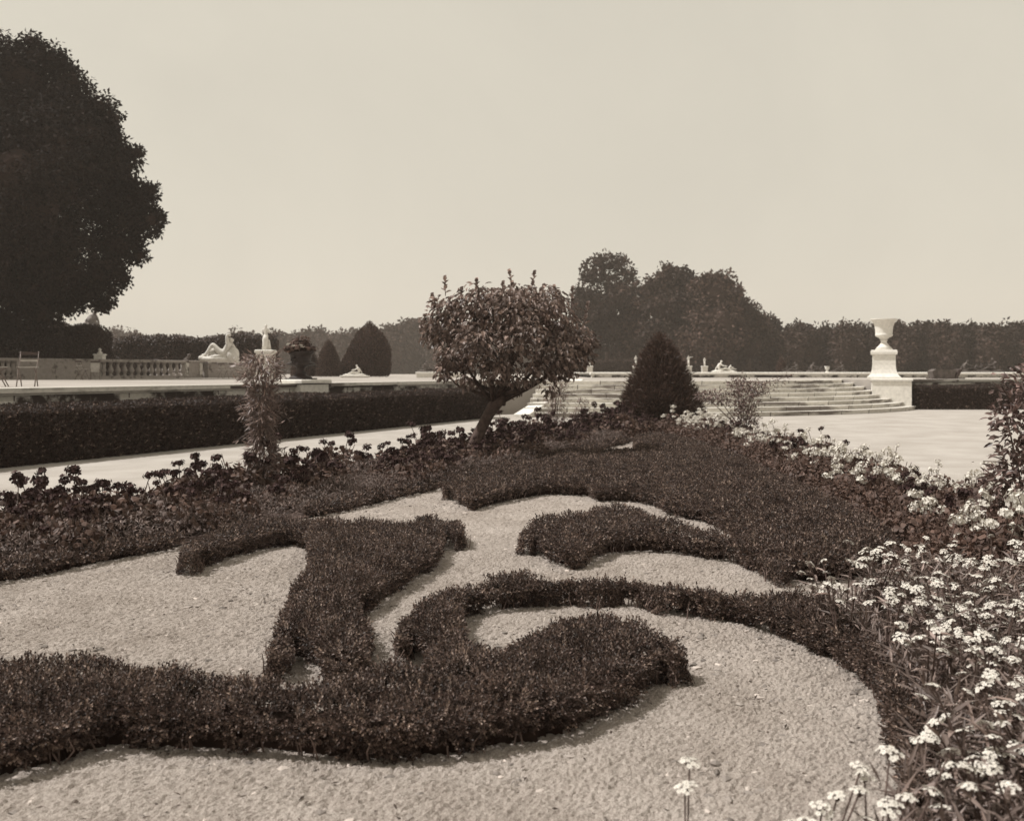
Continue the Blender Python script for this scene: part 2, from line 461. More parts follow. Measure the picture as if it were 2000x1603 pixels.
SUN = Vector((-.54, -.02, .83)).normalized()      # towards the sun: behind and to the left
ld = bpy.data.lights.new('sun', 'SUN'); ld.energy = 5.0; ld.angle = math.radians(.6); ld.color = (1, .98, .95)
sun = bpy.data.objects.new('sun', ld); C.objects.link(sun)
sun.rotation_euler = SUN.to_track_quat('Z', 'Y').to_euler()
w = bpy.data.worlds.new('World'); scene.world = w; w.use_nodes = True
nt = w.node_tree; bg = nt.nodes['Background']; bg.inputs['Strength'].default_value = .1
sky = nt.nodes.new('ShaderNodeTexSky'); sky.sky_type = 'NISHITA'; sky.sun_disc = False
sky.sun_elevation = math.asin(SUN.z); sky.sun_rotation = math.atan2(SUN.x, SUN.y)
sky.dust_density = 2; sky.air_density = 1.5
bw_ = nt.nodes.new('ShaderNodeRGBToBW'); nt.links.new(sky.outputs[0], bw_.inputs[0])
pw = nt.nodes.new('ShaderNodeMath'); pw.operation = 'POWER'; pw.inputs[1].default_value = .12
nt.links.new(bw_.outputs[0], pw.inputs[0])
ml = nt.nodes.new('ShaderNodeVectorMath'); ml.operation = 'SCALE'; ml.inputs[0].default_value = (5.78, 5.43, 4.62)
nt.links.new(pw.outputs[0], ml.inputs['Scale']); # a thin, barely visible veil of high cloud
cl = ramp(nt, noise(nt, 2.2, 5, .6, 'Generated', .6), [(.35, (.955, .955, .955, 1)), (.68, (1.035, 1.035, 1.03, 1))])
nt.links.new(mixc(nt, 1.0, ml.outputs[0], cl, 'MULTIPLY'), bg.inputs['Color'])
vs_ = scene.view_settings; vs_.view_transform = 'Standard'; vs_.look = 'None'; vs_.exposure = 0; vs_.gamma = 1
scene.cycles.max_bounces = 8; scene.cycles.transparent_max_bounces = 8; scene.cycles.volume_bounces = 1

# ------------------------------------------------------------------ axes of the garden
UX, UY = .387, .922                              # direction of the long wall and hedge
u2 = np.array([UX, UY]); n2 = np.array([-UY, UX])
HB = np.array([-8.0, 15.4])                      # front foot of the long hedge
WB = np.array([-8.85, 17.0])                     # terrace edge above it

def structure(name, acc, mats, smooth=False): return tag(acc.build(name, mats, smooth=smooth), kind='structure')

# ground: one sheet to the horizon
a = Acc(); a.add([(-2500, -200, 0), (2500, -200, 0), (2500, 4000, 0), (-2500, 4000, 0)], np.array([[0, 1, 2, 3]])); structure('ground', a, M['palegravel'])

# ------------------------------------------------------------------ gravel infill of the parterre
nl = np.array([-.90, .42])
inner_left = np.array([(-7.6, 0.2), (-5.2, 4.0), (-3.58, 6.87), (-2.77, 8.37), (-1.8, 10.4), (-.83, 12.63), (2.6, 20.9), (5.0, 26.7)])
outer_left = inner_left + nl * 2.15
bed_right_in = np.array([(3.6, 21.0), (3.62, 16.5), (3.5, 12.6), (3.42, 10.8), (3.36, 9.5), (3.2, 8.0), (2.75, 6.9), (2.15, 6.1), (1.80, 5.45), (1.72, 4.98), (1.72, 4.6), (1.66, 4.2), (1.55, 3.8), (1.30, 3.25), (.98, 2.8), (.62, 2.45), (.2, 2.2), (-.2, 2.05)])
par = np.concatenate([inner_left[:-1] + nl * .16, [(3.3, 21.6)], bed_right_in, [(-1, 1.9), (-2, .2)]])
a = Acc(); n = len(par); a.add(np.c_[par, np.full(n, .004)], np.arange(n)[::-1][None]); structure('gravel_floor', a, M['gravel'])
# loose raked surface near the eye, really displaced
SEAM = 8.4
def raked(x0, x1, y0, y1, step, acc):
    X, Y = np.meshgrid(np.arange(x0, x1, step), np.arange(y0, y1 + step, step))
    hgt = .016 * vnoise(X, Y, .35, 0) + .008 * vnoise(X, Y, .09, 1) + .011 * vnoise(X, Y, .03, 2) + .012 * (rng.random(X.shape) - .5) * np.clip(np.abs(Y - SEAM) / .4, .12, 1)
    Z = .02 + hgt
    il = np.interp(Y, inner_left[:, 1], inner_left[:, 0]); br = np.interp(Y, bed_right_in[::-1, 1], bed_right_in[::-1, 0])
    keep = (X > il - .12) & (X < br + .05)
    ny, nx = X.shape; idx = np.arange(ny * nx).reshape(ny, nx)
    q = np.stack([idx[:-1, :-1], idx[:-1, 1:], idx[1:, 1:], idx[1:, :-1]], -1)
    kq = keep[:-1, :-1] & keep[1:, 1:] & keep[:-1, 1:] & keep[1:, :-1]
    acc.add(np.stack([X, Y, Z], -1).reshape(-1, 3), q[kq])
a = Acc(); raked(-4.6, 2.9, 2.35, SEAM, .0128, a); raked(-4.4, 3.4, SEAM - .012, 21.0, .022, a); structure('raked_gravel', a, M['gravel'], smooth=False)
# clods and pebbles
def pebbles(name, n, reg, smin, smax):
    a = Acc()
    ico = bmesh.new(); bmesh.ops.create_icosphere(ico, subdivisions=1, radius=1)
    iv = np.array([v.co[:] for v in ico.verts]); fi = np.array([[v.index for v in f.verts] for f in ico.faces]); ico.free()
    p = in_poly(n, reg); s = smin * (smax / smin) ** (rng.random(n) ** 2.6)
    th = rng.uniform(0, 6.28, n); c, sn = np.cos(th), np.sin(th)
    v = iv[None] * (1 + rng.normal(0, .22, (n, len(iv), 1))) * s[:, None, None] * np.stack([rng.uniform(.8, 1.5, n), rng.uniform(.7, 1.1, n), rng.uniform(.4, .75, n)], 1)[:, None, :]
    vx = v[..., 0] * c[:, None] - v[..., 1] * sn[:, None] + p[:, :1]; vy = v[..., 0] * sn[:, None] + v[..., 1] * c[:, None] + p[:, 1:]
    V = np.stack([vx, vy, v[..., 2] + .010 + s[:, None] * .2], -1).reshape(-1, 3)
    Fi = (fi[None] + (np.arange(n) * len(iv))[:, None, None]).reshape(-1, 3)
    a.add(V, Fi); return tag(a.build(name, M['clod']), kind='stuff')
reg = np.array([(-4.6, 4.9), (-3.5, 6.9), (-2.6, 8.5), (-.8, 12.5), (1, 16), (1.6, 14), (3.2, 8.2), (1.75, 5.2), (1.5, 3.8), (.9, 2.9), (.2, 2.4), (-1.5, 2.4), (-2.6, 3.2)])
pebbles('pebbles', 34000, reg, .0035, .022)

a = Acc(); q = in_poly(2400, reg); nq = len(q); leaves(a, np.c_[q, np.full(nq, .022)], np.c_[rng.normal(size=(nq, 2)), rng.normal(0, .25, nq)], norm(np.c_[rng.normal(0, .35, (nq, 2)), np.ones(nq)]), rng.uniform(.008, .038, nq), .010, 0, .2)
tag(a.build('fallen_leaves', M['litter']), kind='stuff')

# ------------------------------------------------------------------ box embroidery of the parterre
HT = .205
BOXG = 'clipped box hedges of the scroll-patterned parterre'
main = gp([(-420, 1580, 'b'), (-120, 1562, 'b'), (0, 1545, 'b'), (80, 1524, 'b'), (170, 1500, 'b'), (227, 1478, 'b'), (315, 1488, 'b'), (402, 1490, 'b'), (525, 1490, 'b'), (595, 1503, 'b'), (700, 1510, 'b'),
           (798, 1509, 'b'), (900, 1499, 'b'), (997, 1482, 'b'), (1102, 1463, 'b'), (1148, 1447, 'b'), (1215, 1412, 'b'), (1270, 1370, 'b'), (1306, 1320, 'b'),
           (1318, 1270, 't'), (1312, 1250, 't'), (1277, 1226, 't'), (1240, 1218, 't'), (1190, 1212, 't'), (1148, 1203, 't'), (1105, 1204, 't'), (1067, 1212, 't'), (1036, 1226, 't'), (1012, 1248, 't'), (985, 1270, 't'), (959, 1284, 't'),
           (836, 1302, 'b'), (829, 1306, 't'), (805, 1296, 't'), (770, 1287, 't'), (735, 1290, 't'), (700, 1300, 't'), (640, 1325, 't'),
           (611, 1338, 't'), (560, 1328, 't'), (525, 1316, 't'), (458, 1310, 't'), (420, 1318, 't'), (385, 1310, 't'), (315, 1297, 't'), (248, 1294, 't'), (168, 1291, 't'), (105, 1294, 't'), (0, 1290, 't'), (-120, 1288, 't'), (-420, 1292, 't')], HT)
_, main_poly = hedge('box_hedge', 'broad low box hedge across the front ending in a rounded lobe on the gravel', 'box hedge', main, HT, 4300, .0145, .0085, BOXG, stem=7, k=10, ln=.055, lump=.042, inset=.03)
leaf = gp([(611, 1332, 'b'), (592, 1311, 'b'), (559, 1297, 'b'), (540, 1268, 't'), (541, 1236, 't'), (536, 1208, 't'), (554, 1170, 't'), (575, 1122, 't'), (600, 1098, 't'), (597, 1079, 'b'), (580, 1076, 'b'),
           (552, 1072, 'b'), (527, 1077, 'b'), (496, 1087, 'b'), (433, 1107, 'b'), (400, 1117, 'b'), (374, 1110, 'b'), (368, 1080, 't'), (372, 1060, 't'), (405, 1036, 't'), (440, 1026, 't'), (527, 1012, 't'), (597, 1009, 't'), (667, 1012, 't'), (690, 1015, 't'),
           (734, 1011, 't'), (776, 1022, 't'), (818, 1014, 't'), (874, 1015, 't'), (891, 1021, 't'), (898, 1033, 't'), (884, 1052, 'b'), (870, 1072, 'b'), (855, 1118, 'b'), (825, 1140, 'b'), (790, 1160, 'b'), (737, 1202, 'b'), (697, 1222, 'b'), (708, 1250, 'b'), (723, 1284, 'b'),
           (730, 1335, 'b'), (690, 1375, 'b'), (640, 1375, 'b')], HT)
hedge('box_hedge', 'leaf-shaped box hedge with a side arm beside the border, between two gravel patches', 'box hedge', leaf, HT, 3700, .0155, .009, BOXG, stem=6, k=9, ln=.055, lump=.042, inset=.04)
scroll = gp([(836, 1300, 'b'), (810, 1281, 'b'), (792, 1264, 'b'), (787, 1241, 't'), (790, 1216, 't'), (812, 1184, 't'), (847, 1160, 't'), (882, 1148, 't'), (917, 1140, 't'), (952, 1133, 't'), (980, 1123, 't'), (1032, 1122, 't'), (1067, 1130, 't'), (1120, 1127, 't'), (1162, 1134, 't'),
             (1225, 1126, 't'), (1267, 1134, 't'), (1295, 1144, 't'), (1330, 1148, 't'), (1368, 1138, 't'), (1412, 1151, 't'), (1460, 1156, 't'), (1478, 1166, 't'), (1496, 1158, 't'), (1537, 1150, 't'), (1590, 1156, 't'), (1640, 1180, 't'), (1690, 1225, 't'), (1740, 1290, 't'), (1775, 1340, 't'), (1800, 1400, 't'), (1815, 1450, 't'), (1800, 1540, 't'),
             (1754, 1520, 'b'), (1746, 1488, 'b'), (1738, 1443, 'b'), (1720, 1407, 'b'), (1702, 1368, 'b'), (1667, 1340, 'b'), (1645, 1311, 'b'), (1622, 1296, 'b'), (1590, 1288, 'b'), (1552, 1266, 'b'), (1512, 1251, 'b'), (1474, 1236, 'b'), (1424, 1222, 'b'), (1387, 1218, 'b'), (1350, 1207, 'b'), (1300, 1200, 'b'),
             (1246, 1194, 'b'), (1190, 1189, 'b'), (1120, 1186, 'b'), (1078, 1190, 'b'), (1050, 1193, 'b'), (997, 1200, 'b'), (927, 1210, 'b'), (902, 1216, 'b'), (897, 1228, 't'), (920, 1245, 't'), (945, 1256, 't'), (959, 1280, 't'), (915, 1300, 't')], .19)
hedge('box_hedge', 'narrow box hedge curling round the rounded lobe and running on to the white flowers', 'box hedge', scroll, .19, 5200, .0155, .009, BOXG, smooth=1, stem=9, k=9, ln=.055, lump=.04, edge_lump=.03, rnd=.08, inset=.018)
hook = gp([(1034, 1014, 't'), (1031, 1030, 't'), (1028, 1047, 't'), (1035, 1070, 'b'), (1050, 1091, 'b'), (1070, 1106, 'b'), (1100, 1117, 'b'), (1130, 1120, 'b'), (1152, 1114, 'b'), (1166, 1100, 'b'), (1190, 1088, 'b'), (1220, 1088, 'b'), (1250, 1083, 'b'), (1295, 1085, 'b'), (1331, 1089, 'b'), (1365, 1098, 'b'), (1418, 1105, 'b'), (1449, 1117, 'b'), (1500, 1129, 'b'),
           (1540, 1100, 't'), (1480, 1062, 't'), (1410, 1038, 't'), (1376, 1034, 't'), (1346, 1024, 't'), (1316, 1019, 't'), (1295, 1016, 't'), (1265, 999, 't'), (1235, 990, 't'), (1205, 988, 't'), (1175, 992, 't'), (1139, 999, 't'), (1100, 1008, 't'), (1070, 1014, 't')], HT)
hedge('box_hedge', 'hook-shaped box hedge with a blunt square end, in the middle of the gravel', 'box hedge', hook, HT, 2300, .019, .011, BOXG, smooth=1, stem=9, k=8, ln=.055, lump=.04, inset=.03)
mass = gp([(872, 936, 't'), (869, 948, 't'), (875, 970, 'b'), (896, 988, 'b'), (917, 1003, 'b'), (935, 998, 'b'), (980, 985, 'b'), (1010, 979, 'b'), (1049, 973, 'b'), (1085, 970, 'b'), (1130, 973, 'b'), (1151, 974, 'b'), (1158, 986, 'b'), (1200, 984, 'b'), (1240, 984, 'b'), (1271, 993, 'b'), (1310, 1012, 'b'), (1349, 1021, 'b'), (1384, 1028, 'b'),
           (1420, 1050, 'b'), (1470, 1090, 'b'), (1452, 1117, 'b'), (1490, 1127, 'b'), (1512, 1132, 'b'), (1543, 1136, 'b'), (1568, 1144, 'b'), (1602, 1147, 'b')], HT) \
     + [(2.7, 7.2), (3.15, 8.0), (3.3, 9.5), (3.36, 10.8), (3.43, 12.6), (3.58, 16.0), (3.55, 19.4), (3.3, 20.6), (2.64, 20.9), (2.36, 18.8), (2.12, 16.9), (2.05, 16.4), (1.75, 16.5), (1.35, 16.5), (1.0, 16.0), (.62, 15.1), (.2, 14.1), (-.2, 13.2), (-.5, 12.5)]
hedge('box_hedge', 'large dense block of clipped box filling the middle between the two flower borders', 'box hedge', mass, HT, 1500, .022, .013, BOXG, smooth=1, stem=5, k=8, ln=.05, lump=.025)
# low edgings along the left border
def band(line, wd):
    line = np.asarray(line, float); d = np.gradient(line, axis=0); d /= np.linalg.norm(d, axis=1, keepdims=True); nn = np.c_[-d[:, 1], d[:, 0]]
    return np.concatenate([line, (line + nn * wd)[::-1]])
def lineseg(pts, n=20):
    pts = np.asarray(pts, float); s = np.r_[0, np.cumsum(np.linalg.norm(np.diff(pts, axis=0), axis=1))]
    t = np.linspace(0, s[-1], n); return np.c_[np.interp(t, s, pts[:, 0]), np.interp(t, s, pts[:, 1])]
hedge('edging_hedge', 'dark low edging hedge along the shaded front of the left flower border', 'hedge', band(lineseg([(-5.4, 3.7), (-3.6, 6.87), (-2.78, 8.35)], 24), .24), .14, 1700, .022, .013, 'low edgings of the flower borders', smooth=1, rnd=.06, k=7, ln=.04, core_in=.07)
hedge('edging_hedge', 'thin low edging running from the leaf-shaped hedge past the foot of the round-headed tree', 'hedge', band(lineseg([(-1.95, 10.1), (-.85, 12.6), (-.5, 13.4), (2.5, 20.7)], 30), .26), .13, 1100, .026, .015, 'low edgings of the flower borders', smooth=1, rnd=.06, k=7, ln=.04, core_in=.07)

# ------------------------------------------------------------------ soil and ground cover of the borders
a = Acc(); pl = np.concatenate([inner_left, outer_left[::-1]]); k = len(inner_left)
il2 = inner_left + nl * .15; v = np.concatenate([np.c_[il2, np.full(k, .02)], np.c_[outer_left, np.full(k, .02)]])
a.add(v, np.array([[i + 1, i, k + i, k + i + 1] for i in range(k - 1)]))
bed_right_out = np.array([(4.9, 22.5), (4.95, 20), (4.9, 16.5), (4.85, 12.6), (4.75, 10.8), (4.6, 9.5), (4.6, 8.0), (4.5, 6.9), (4.4, 6.1), (4.3, 5.45), (4.2, 4.98), (4.1, 4.6), (4, 4.2), (3.9, 3.8), (3.7, 3.25), (3.5, 2.8), (3.3, 2.45), (3.1, 2.0), (2.9, 1.5)])[:len(bed_right_in)]
k = len(bed_right_in); v = np.concatenate([np.c_[bed_right_in + [.1, 0], np.full(k, .02)], np.c_[bed_right_out, np.full(k, .02)]])
a.add(v, np.array([[i, i + 1, k + i + 1, k + i] for i in range(k - 1)]))
structure('border_soil', a, M['soil'])

def cover(name, poly, n, hgt, L, W, mat):
    a = Acc(); q = in_poly(n, np.asarray(poly)); z = .02 + rng.random(n) * hgt * (.5 + 1.0 * (vnoise(q[:, 0], q[:, 1], .5, 3) + .5))
    d = rand_dir(n); d[:, 2] = np.abs(d[:, 2]) * .8 + .15
    nn = norm(np.c_[rng.normal(size=(n, 2)) * .5, np.ones(n)])
    leaves(a, np.c_[q, z], d, nn, L * rng.uniform(.6, 1.5, n), W)
    return tag(a.build(name, mat), kind='stuff')
def strip(d0, d1, i0=0, i1=None):
    b = inner_left[i0:i1]; return np.concatenate([b + nl * d0, (b + nl * d1)[::-1]])
cover('ground_cover', strip(.15, 1.75, 1, 7), 70000, .20, .042, .012, M['cover'])
cover('ground_cover', strip(1.5, 2.3, 1, 8), 14000, .16, .045, .022, M['gerleaf'])
cover('ground_cover', np.concatenate([bed_right_in[:8] + [.05, 0], bed_right_out[:8][::-1]]), 42000, .24, .045, .022, M['gerleaf'])
cover('ground_cover', np.concatenate([bed_right_in[7:] + [.05, 0], bed_right_out[7:][::-1]]), 26000, .24, .10, .012, M['lance'])
# ------------------------------------------------------------------ geraniums of the borders
def geranium_meshes(seed, hgt, rad):
    global rng
    rng = np.random.default_rng(seed)
    a = Acc(); n = 230
    th = rng.uniform(0, 6.28, n); rr = rad * np.sqrt(rng.random(n)); zz = hgt * (.08 + .75 * rng.random(n) ** .7) * (1 - .35 * (rr / rad) ** 2)
    p = np.c_[rr * np.cos(th), rr * np.sin(th), zz]
    out = np.c_[np.cos(th), np.sin(th), np.zeros(n)]
    nn = norm(out * rng.uniform(.1, .9, (n, 1)) + [0, 0, .7] + rng.normal(size=(n, 3)) * .5)
    round_leaves(a, p, norm(out + rng.normal(size=(n, 3)) * .4), nn, rng.uniform(.016, .038, n))
    fol = a.mesh('geranium_foliage', M['gerleaf'])
    s = Acc(); heads = []
    for i in range(7):
        t = rng.uniform(0, 6.28); r = rad * .8 * math.sqrt(rng.random()); h = hgt * (rng.uniform(.66, .98) if i else 1.12)
        tip = (r * math.cos(t) * 1.15, r * math.sin(t) * 1.15, h)
        tube(s, [(r * .3 * math.cos(t), r * .3 * math.sin(t), .0), (r * .75 * math.cos(t), r * .75 * math.sin(t), h * .55), tip], [.006, .005, .0035], 5)
        heads.append(tip)
    return fol, s.mesh('geranium_stems', M['stem']), heads

def umbel_mesh(seed, R, mat, n=34):
    """domed flower head made of many petals"""
    r_ = np.random.default_rng(seed); a = Acc()
    d = r_.normal(size=(n, 3)); d[:, 2] = np.abs(d[:, 2]) * 1.1 - .25; d = norm(d)
    lob = r_.normal(0, .35, 3); p = d * R * (r_.uniform(.5, 1.0, (n, 1)) + .35 * np.sin(d @ (lob * 9))[:, None]) * [1, 1, .62]
    for k in range(4):
        t = norm(np.cross(d, r_.normal(size=(n, 3)))); 
        leaves(a, p, t + d * .25, d, R * (.52 if n > 33 else .44), R * (.42 if n > 33 else .36), 0, .05)
    return a.mesh('flower_head', mat)

GER = [geranium_meshes(20 + i, .31 + .022 * i, .24 + .015 * (i % 3)) for i in range(6)]
rng = np.random.default_rng(99)
DARKH = [umbel_mesh(40 + i, .044 + .006 * i, M['gerflower']) for i in range(3)]
WHITEH = [umbel_mesh(50 + i, .042 + .008 * i, M['whitepetal'], 20 + 5 * i) for i in range(3)]

def geranium(x, y, label, group, heads, nh, sc=1.0):
    fol, stm, hd = GER[rng.integers(6)]
    t = thing('geranium', label, 'flower', (x, y, .015), rng.uniform(0, 6.28), group); t.scale = (sc, sc, sc * rng.uniform(.85, 1.25))
    put('foliage', fol, t); put('stems', stm, t)
    for h in list(hd)[:nh]:
        o = put('flower_head', heads[rng.integers(3)], t); o.location = h; o.rotation_euler = (rng.normal(0, .3), rng.normal(0, .3), rng.uniform(0, 6))
        s = rng.uniform(.75, 1.25); o.scale = (s, s, s)
    return t

def along(i, d):
    s = np.r_[0, np.cumsum(np.linalg.norm(np.diff(inner_left, axis=0), axis=1))]
    b = np.array([np.interp(i, s, inner_left[:, 0]), np.interp(i, s, inner_left[:, 1])]); return b + nl * d
Stot = np.sum(np.linalg.norm(np.diff(inner_left, axis=0), axis=1))
GL = 'dark-flowered geraniums of the left border'
s = 6.4
while s < Stot - .3:
    for d in (1.95, 1.55, 1.15, .8, .5):
        if d < 1.1 and s > 11 and rng.random() < .55: continue
        if d == 1.25 and rng.random() < .3: continue
        if rng.random() < .14: continue
        x, y = along(s + rng.uniform(-.22, .22), d + rng.uniform(-.18, .18))
        if (x + 2.95) ** 2 + (y - 11.6) ** 2 < .07: continue
        where = 'left of the slender climber' if y < 11.4 else 'between climber and round-headed tree' if y < 16.6 else 'beyond the round-headed tree'
        geranium(x, y, f'geranium with dark flower heads in the left border, {where}', GL, DARKH, int(rng.integers(3, 7)), rng.uniform(.75, 1.22) * (1 + .5 * vnoise(x, y, 1.1, 5)) * (.95 if y < 9.5 else 1.08 if d > 1.4 else 1))
    s += .43
GW = 'white-flowered geraniums of the right border'
for yy in np.arange(7.0, 25.6, .42):
    xi = np.interp(yy, bed_right_in[::-1, 1], bed_right_in[::-1, 0]) if yy < 20.5 else 3.6
    for f in (.15, .45, .75, .98):
        x = xi + f * 1.3 + rng.uniform(-.1, .1); y = yy + rng.uniform(-.15, .15)
        if yy > 20.5 and (x - 4.06) ** 2 + (y - 26.9) ** 2 < 1.5: continue
        if f < .3:
            geranium(x, y, 'low leafy geranium without flowers, between the clipped box block and the white blooms', 'leafy geraniums of the right border', DARKH, 0, rng.uniform(.7, .95))
        else:
            geranium(x, y, 'geranium with white flower heads in the right border beside the broad pale walk', GW, WHITEH if rng.random() < .88 else DARKH, int(rng.integers(1, 6)), rng.uniform(.85, 1.15))

# ------------------------------------------------------------------ white umbel flowers near the eye
def posy_mesh(seed, R, n=15):
    """a loose dome of small five-petalled florets with dark eyes"""
    r_ = np.random.default_rng(seed); a = Acc()
    for i in range(n):
        ph = i * 2.4; rr = math.sqrt((i + .3) / n)
        c = np.array([R * rr * math.cos(ph), R * rr * math.sin(ph), R * .42 * (1 - rr * rr)]) + r_.normal(0, R * .05, 3)
        up = norm(np.array([[math.cos(ph) * rr * .8, math.sin(ph) * rr * .8, 1.0]]) + r_.normal(size=(1, 3)) * .22)
        x = norm(np.cross(up, r_.normal(size=(1, 3)))); y = np.cross(up, x)
        fr = R * r_.uniform(.26, .36)
        an = np.arange(5) * 2 * math.pi / 5
        d = x * np.cos(an)[:, None] + y * np.sin(an)[:, None]
        leaves(a, np.repeat(c[None], 5, 0), d + up * .12, np.repeat(up, 5, 0), fr, fr * .95, 0, .08)
        e = c + up[0] * fr * .12
        a.add([e + x[0] * fr * .16, e + y[0] * fr * .16, e - x[0] * fr * .16, e - y[0] * fr * .16], np.array([[0, 1, 2, 3]]), 1)
        st = np.array([0, 0, -R * .75])
        tube(a, [tuple(st), tuple(c * [.7, .7, .5]), tuple(c)], R * .035, 4, 2, False)
    # green calyx tubes below
    d = np.c_[np.cos(np.arange(8) * .785), np.sin(np.arange(8) * .785), np.full(8, 2.4)]
    leaves(a, np.repeat(np.array([[0, 0, -R * .8]]), 8, 0), d, np.c_[-d[:, :2], np.full(8, .3)], R * .95, R * .3, 2)
    return a.mesh('flower_head', [M['whitepetal'], M['eye'], M['stem']])
POSY = [posy_mesh(70 + i, .026 + .003 * (i % 3), 13 + i) for i in range(5)]

def phlox_meshes(seed, hgt, lean, nst=7):
    r_ = np.random.default_rng(seed); s = Acc(); l = Acc(); heads = []
    for i in range(nst):
        t = r_.uniform(0, 6.28); r = r_.uniform(.03, .16); h = hgt * r_.uniform(.7, 1.12)
        p0 = np.array([r * .3 * math.cos(t), r * .3 * math.sin(t), -.02]); tip = np.array([r * 1.3 * math.cos(t) + lean[0] * h, r * 1.3 * math.sin(t) + lean[1] * h, h])
        mid = p0 * .5 + tip * .5 + [0, 0, h * .06]
        tube(s, [tuple(p0), tuple(mid), tuple(tip)], [.005, .004, .003], 5)
        k = 9; tt = np.linspace(.08, .86, k)[:, None]
        p = np.where(tt < .5, p0 + (mid - p0) * tt * 2, mid + (tip - mid) * (tt * 2 - 1))
        an = np.arange(k) * 2.4 + t; d = np.c_[np.cos(an), np.sin(an), r_.uniform(.0, .9, k)]
        leaves(l, p, d, np.c_[-d[:, 0] * .4, -d[:, 1] * .4, np.ones(k)], r_.uniform(.07, .14, k), .021, 0, .15, wide=True)
        heads.append(tuple(tip))
        if r_.random() < .85:
            d2 = r_.normal(size=3) * .045; q = tip + [d2[0], d2[1], -abs(d2[2]) - .01]; heads.append(tuple(q))
            tube(s, [tuple(tip * .7 + mid * .3), tuple(q)], .0025, 4)
    return s.mesh('flower_stems', M['stem']), l.mesh('flower_foliage', M['lance']), heads

PHL = [phlox_meshes(80 + i, .40 + .03 * (i % 3), (-.25 + .1 * i, .05 * (i % 2)), 6 + i % 3) for i in range(6)]
def phlox(x, y, label, group, sc=1.0, ms=None, hs=1.0):
    stm, fol, hd = ms or PHL[rng.integers(6)]
    t = thing('white_flower_plant', label, 'flower', (x, y, .01), rng.uniform(-.8, .8), group); t.scale = (sc, sc, sc)
    if ms: t.rotation_euler = (0, 0, 0)
    put('stems', stm, t); put('foliage', fol, t)
    for h in hd:
        o = put('flower_head', POSY[rng.integers(5)], t); o.location = h; s = rng.uniform(.7, 1.1) * hs
        o.scale = (s, s, s * .85); o.rotation_euler = (rng.normal(0, .3), rng.normal(0, .3), rng.uniform(0, 6))
    return t
GN = 'white flowers of the near right border'
pb = np.array([(1.66, 5.45), (1.70, 4.95), (1.76, 4.5), (1.74, 4.1), (1.70, 3.7), (1.5, 3.2), (1.28, 2.8), (1.15, 2.45), (2.2, 2.4), (3.0, 3.0), (3.5, 4.0), (3.7, 5.4), (3.6, 6.35), (3.0, 6.5), (2.5, 6.3), (2.1, 5.8)])
cells = {}
for q in in_poly(1500, pb):
    if len(cells) >= 80: break
    if all((q[0] - c[0]) ** 2 + (q[1] - c[1]) ** 2 > .18 ** 2 for c in cells.values()): cells[len(cells)] = q
for q in cells.values():
    lab = 'bushy plant with small white flower clusters, ' + ('at the near end of the border' if q[1] < 3.4 else 'spilling over the curved box edging' if q[0] < 2.3 else 'deep in the border at the frame edge')
    phlox(q[0], q[1], lab, GN, rng.uniform(.82, 1.08))
rb = np.random.default_rng(5)
def bare_posy(x, y, tips, label):
    s = Acc(); hd = []
    for dx, dy, h in tips:
        tube(s, [(0, 0, 0), (dx * .6, dy * .6, h * .55), (dx, dy, h)], [.003, .0026, .0025], 6); hd.append((dx, dy, h))
    l = Acc(); k = 12; an = rb.uniform(0, 6.28, k); d = np.c_[np.cos(an), np.sin(an), rb.uniform(.1, .8, k)]
    leaves(l, np.c_[rb.normal(0, .01, (k, 2)), rb.uniform(.02, .16, k)], d, np.c_[-d[:, :2] * .4, np.ones(k)], rb.uniform(.06, .1, k), .018, 0, .15, wide=True)
    return phlox(x, y, label, GN, 1.0, (s.mesh('flower_stems', M['stem']), l.mesh('flower_foliage', M['lance']), hd), 1.2)
x0, y0, z0 = P(1338, 1590, 2.75)
bare_posy(x0, 2.75, [(0, 0, .33), (.018, .03, .39)], 'lone pair of white flower heads standing up from the gravel at the bottom edge')
x0, y0, z0 = P(1575, 1600, 2.75)
bare_posy(x0, 2.75, [(0, 0, .23), (.05, .02, .26), (.1, .04, .29), (.15, 0, .32), (-.04, .0, .23), (.03, -.06, .21), (.165, .03, .375)], 'loose spray of white flowers leaning over the gravel at the bottom edge')
x0, y0, z0 = P(1700, 1600, 2.7)
bare_posy(x0, 2.7, [(0, 0, .26), (.06, .02, .29), (.12, .05, .30), (.17, 0, .34), (.02, .1, .34), (.22, .06, .27), (.1, .12, .40), (.2, .14, .43), (.27, .12, .4)], 'low clump of white flowers in the bottom corner, right of the loose spray')

# ------------------------------------------------------------------ round-headed standard tree
TY = 16.7
def blob_leaf_points(blobs, n, shell=.55):
    """points and outward directions spread through a union of ellipsoids (mostly near the surface)"""
    cs = np.array([b[0] for b in blobs], float); rs = np.array([b[1] for b in blobs], float)
    wgt = (rs ** 2).mean(1); idx = rng.choice(len(blobs), n, p=wgt / wgt.sum())
    d = rand_dir(n); r = shell + (1 - shell) * rng.random(n) ** .6 + rng.normal(0, .03, n)
    p = cs[idx] + d * rs[idx] * r[:, None]
    return p, norm(d / rs[idx])

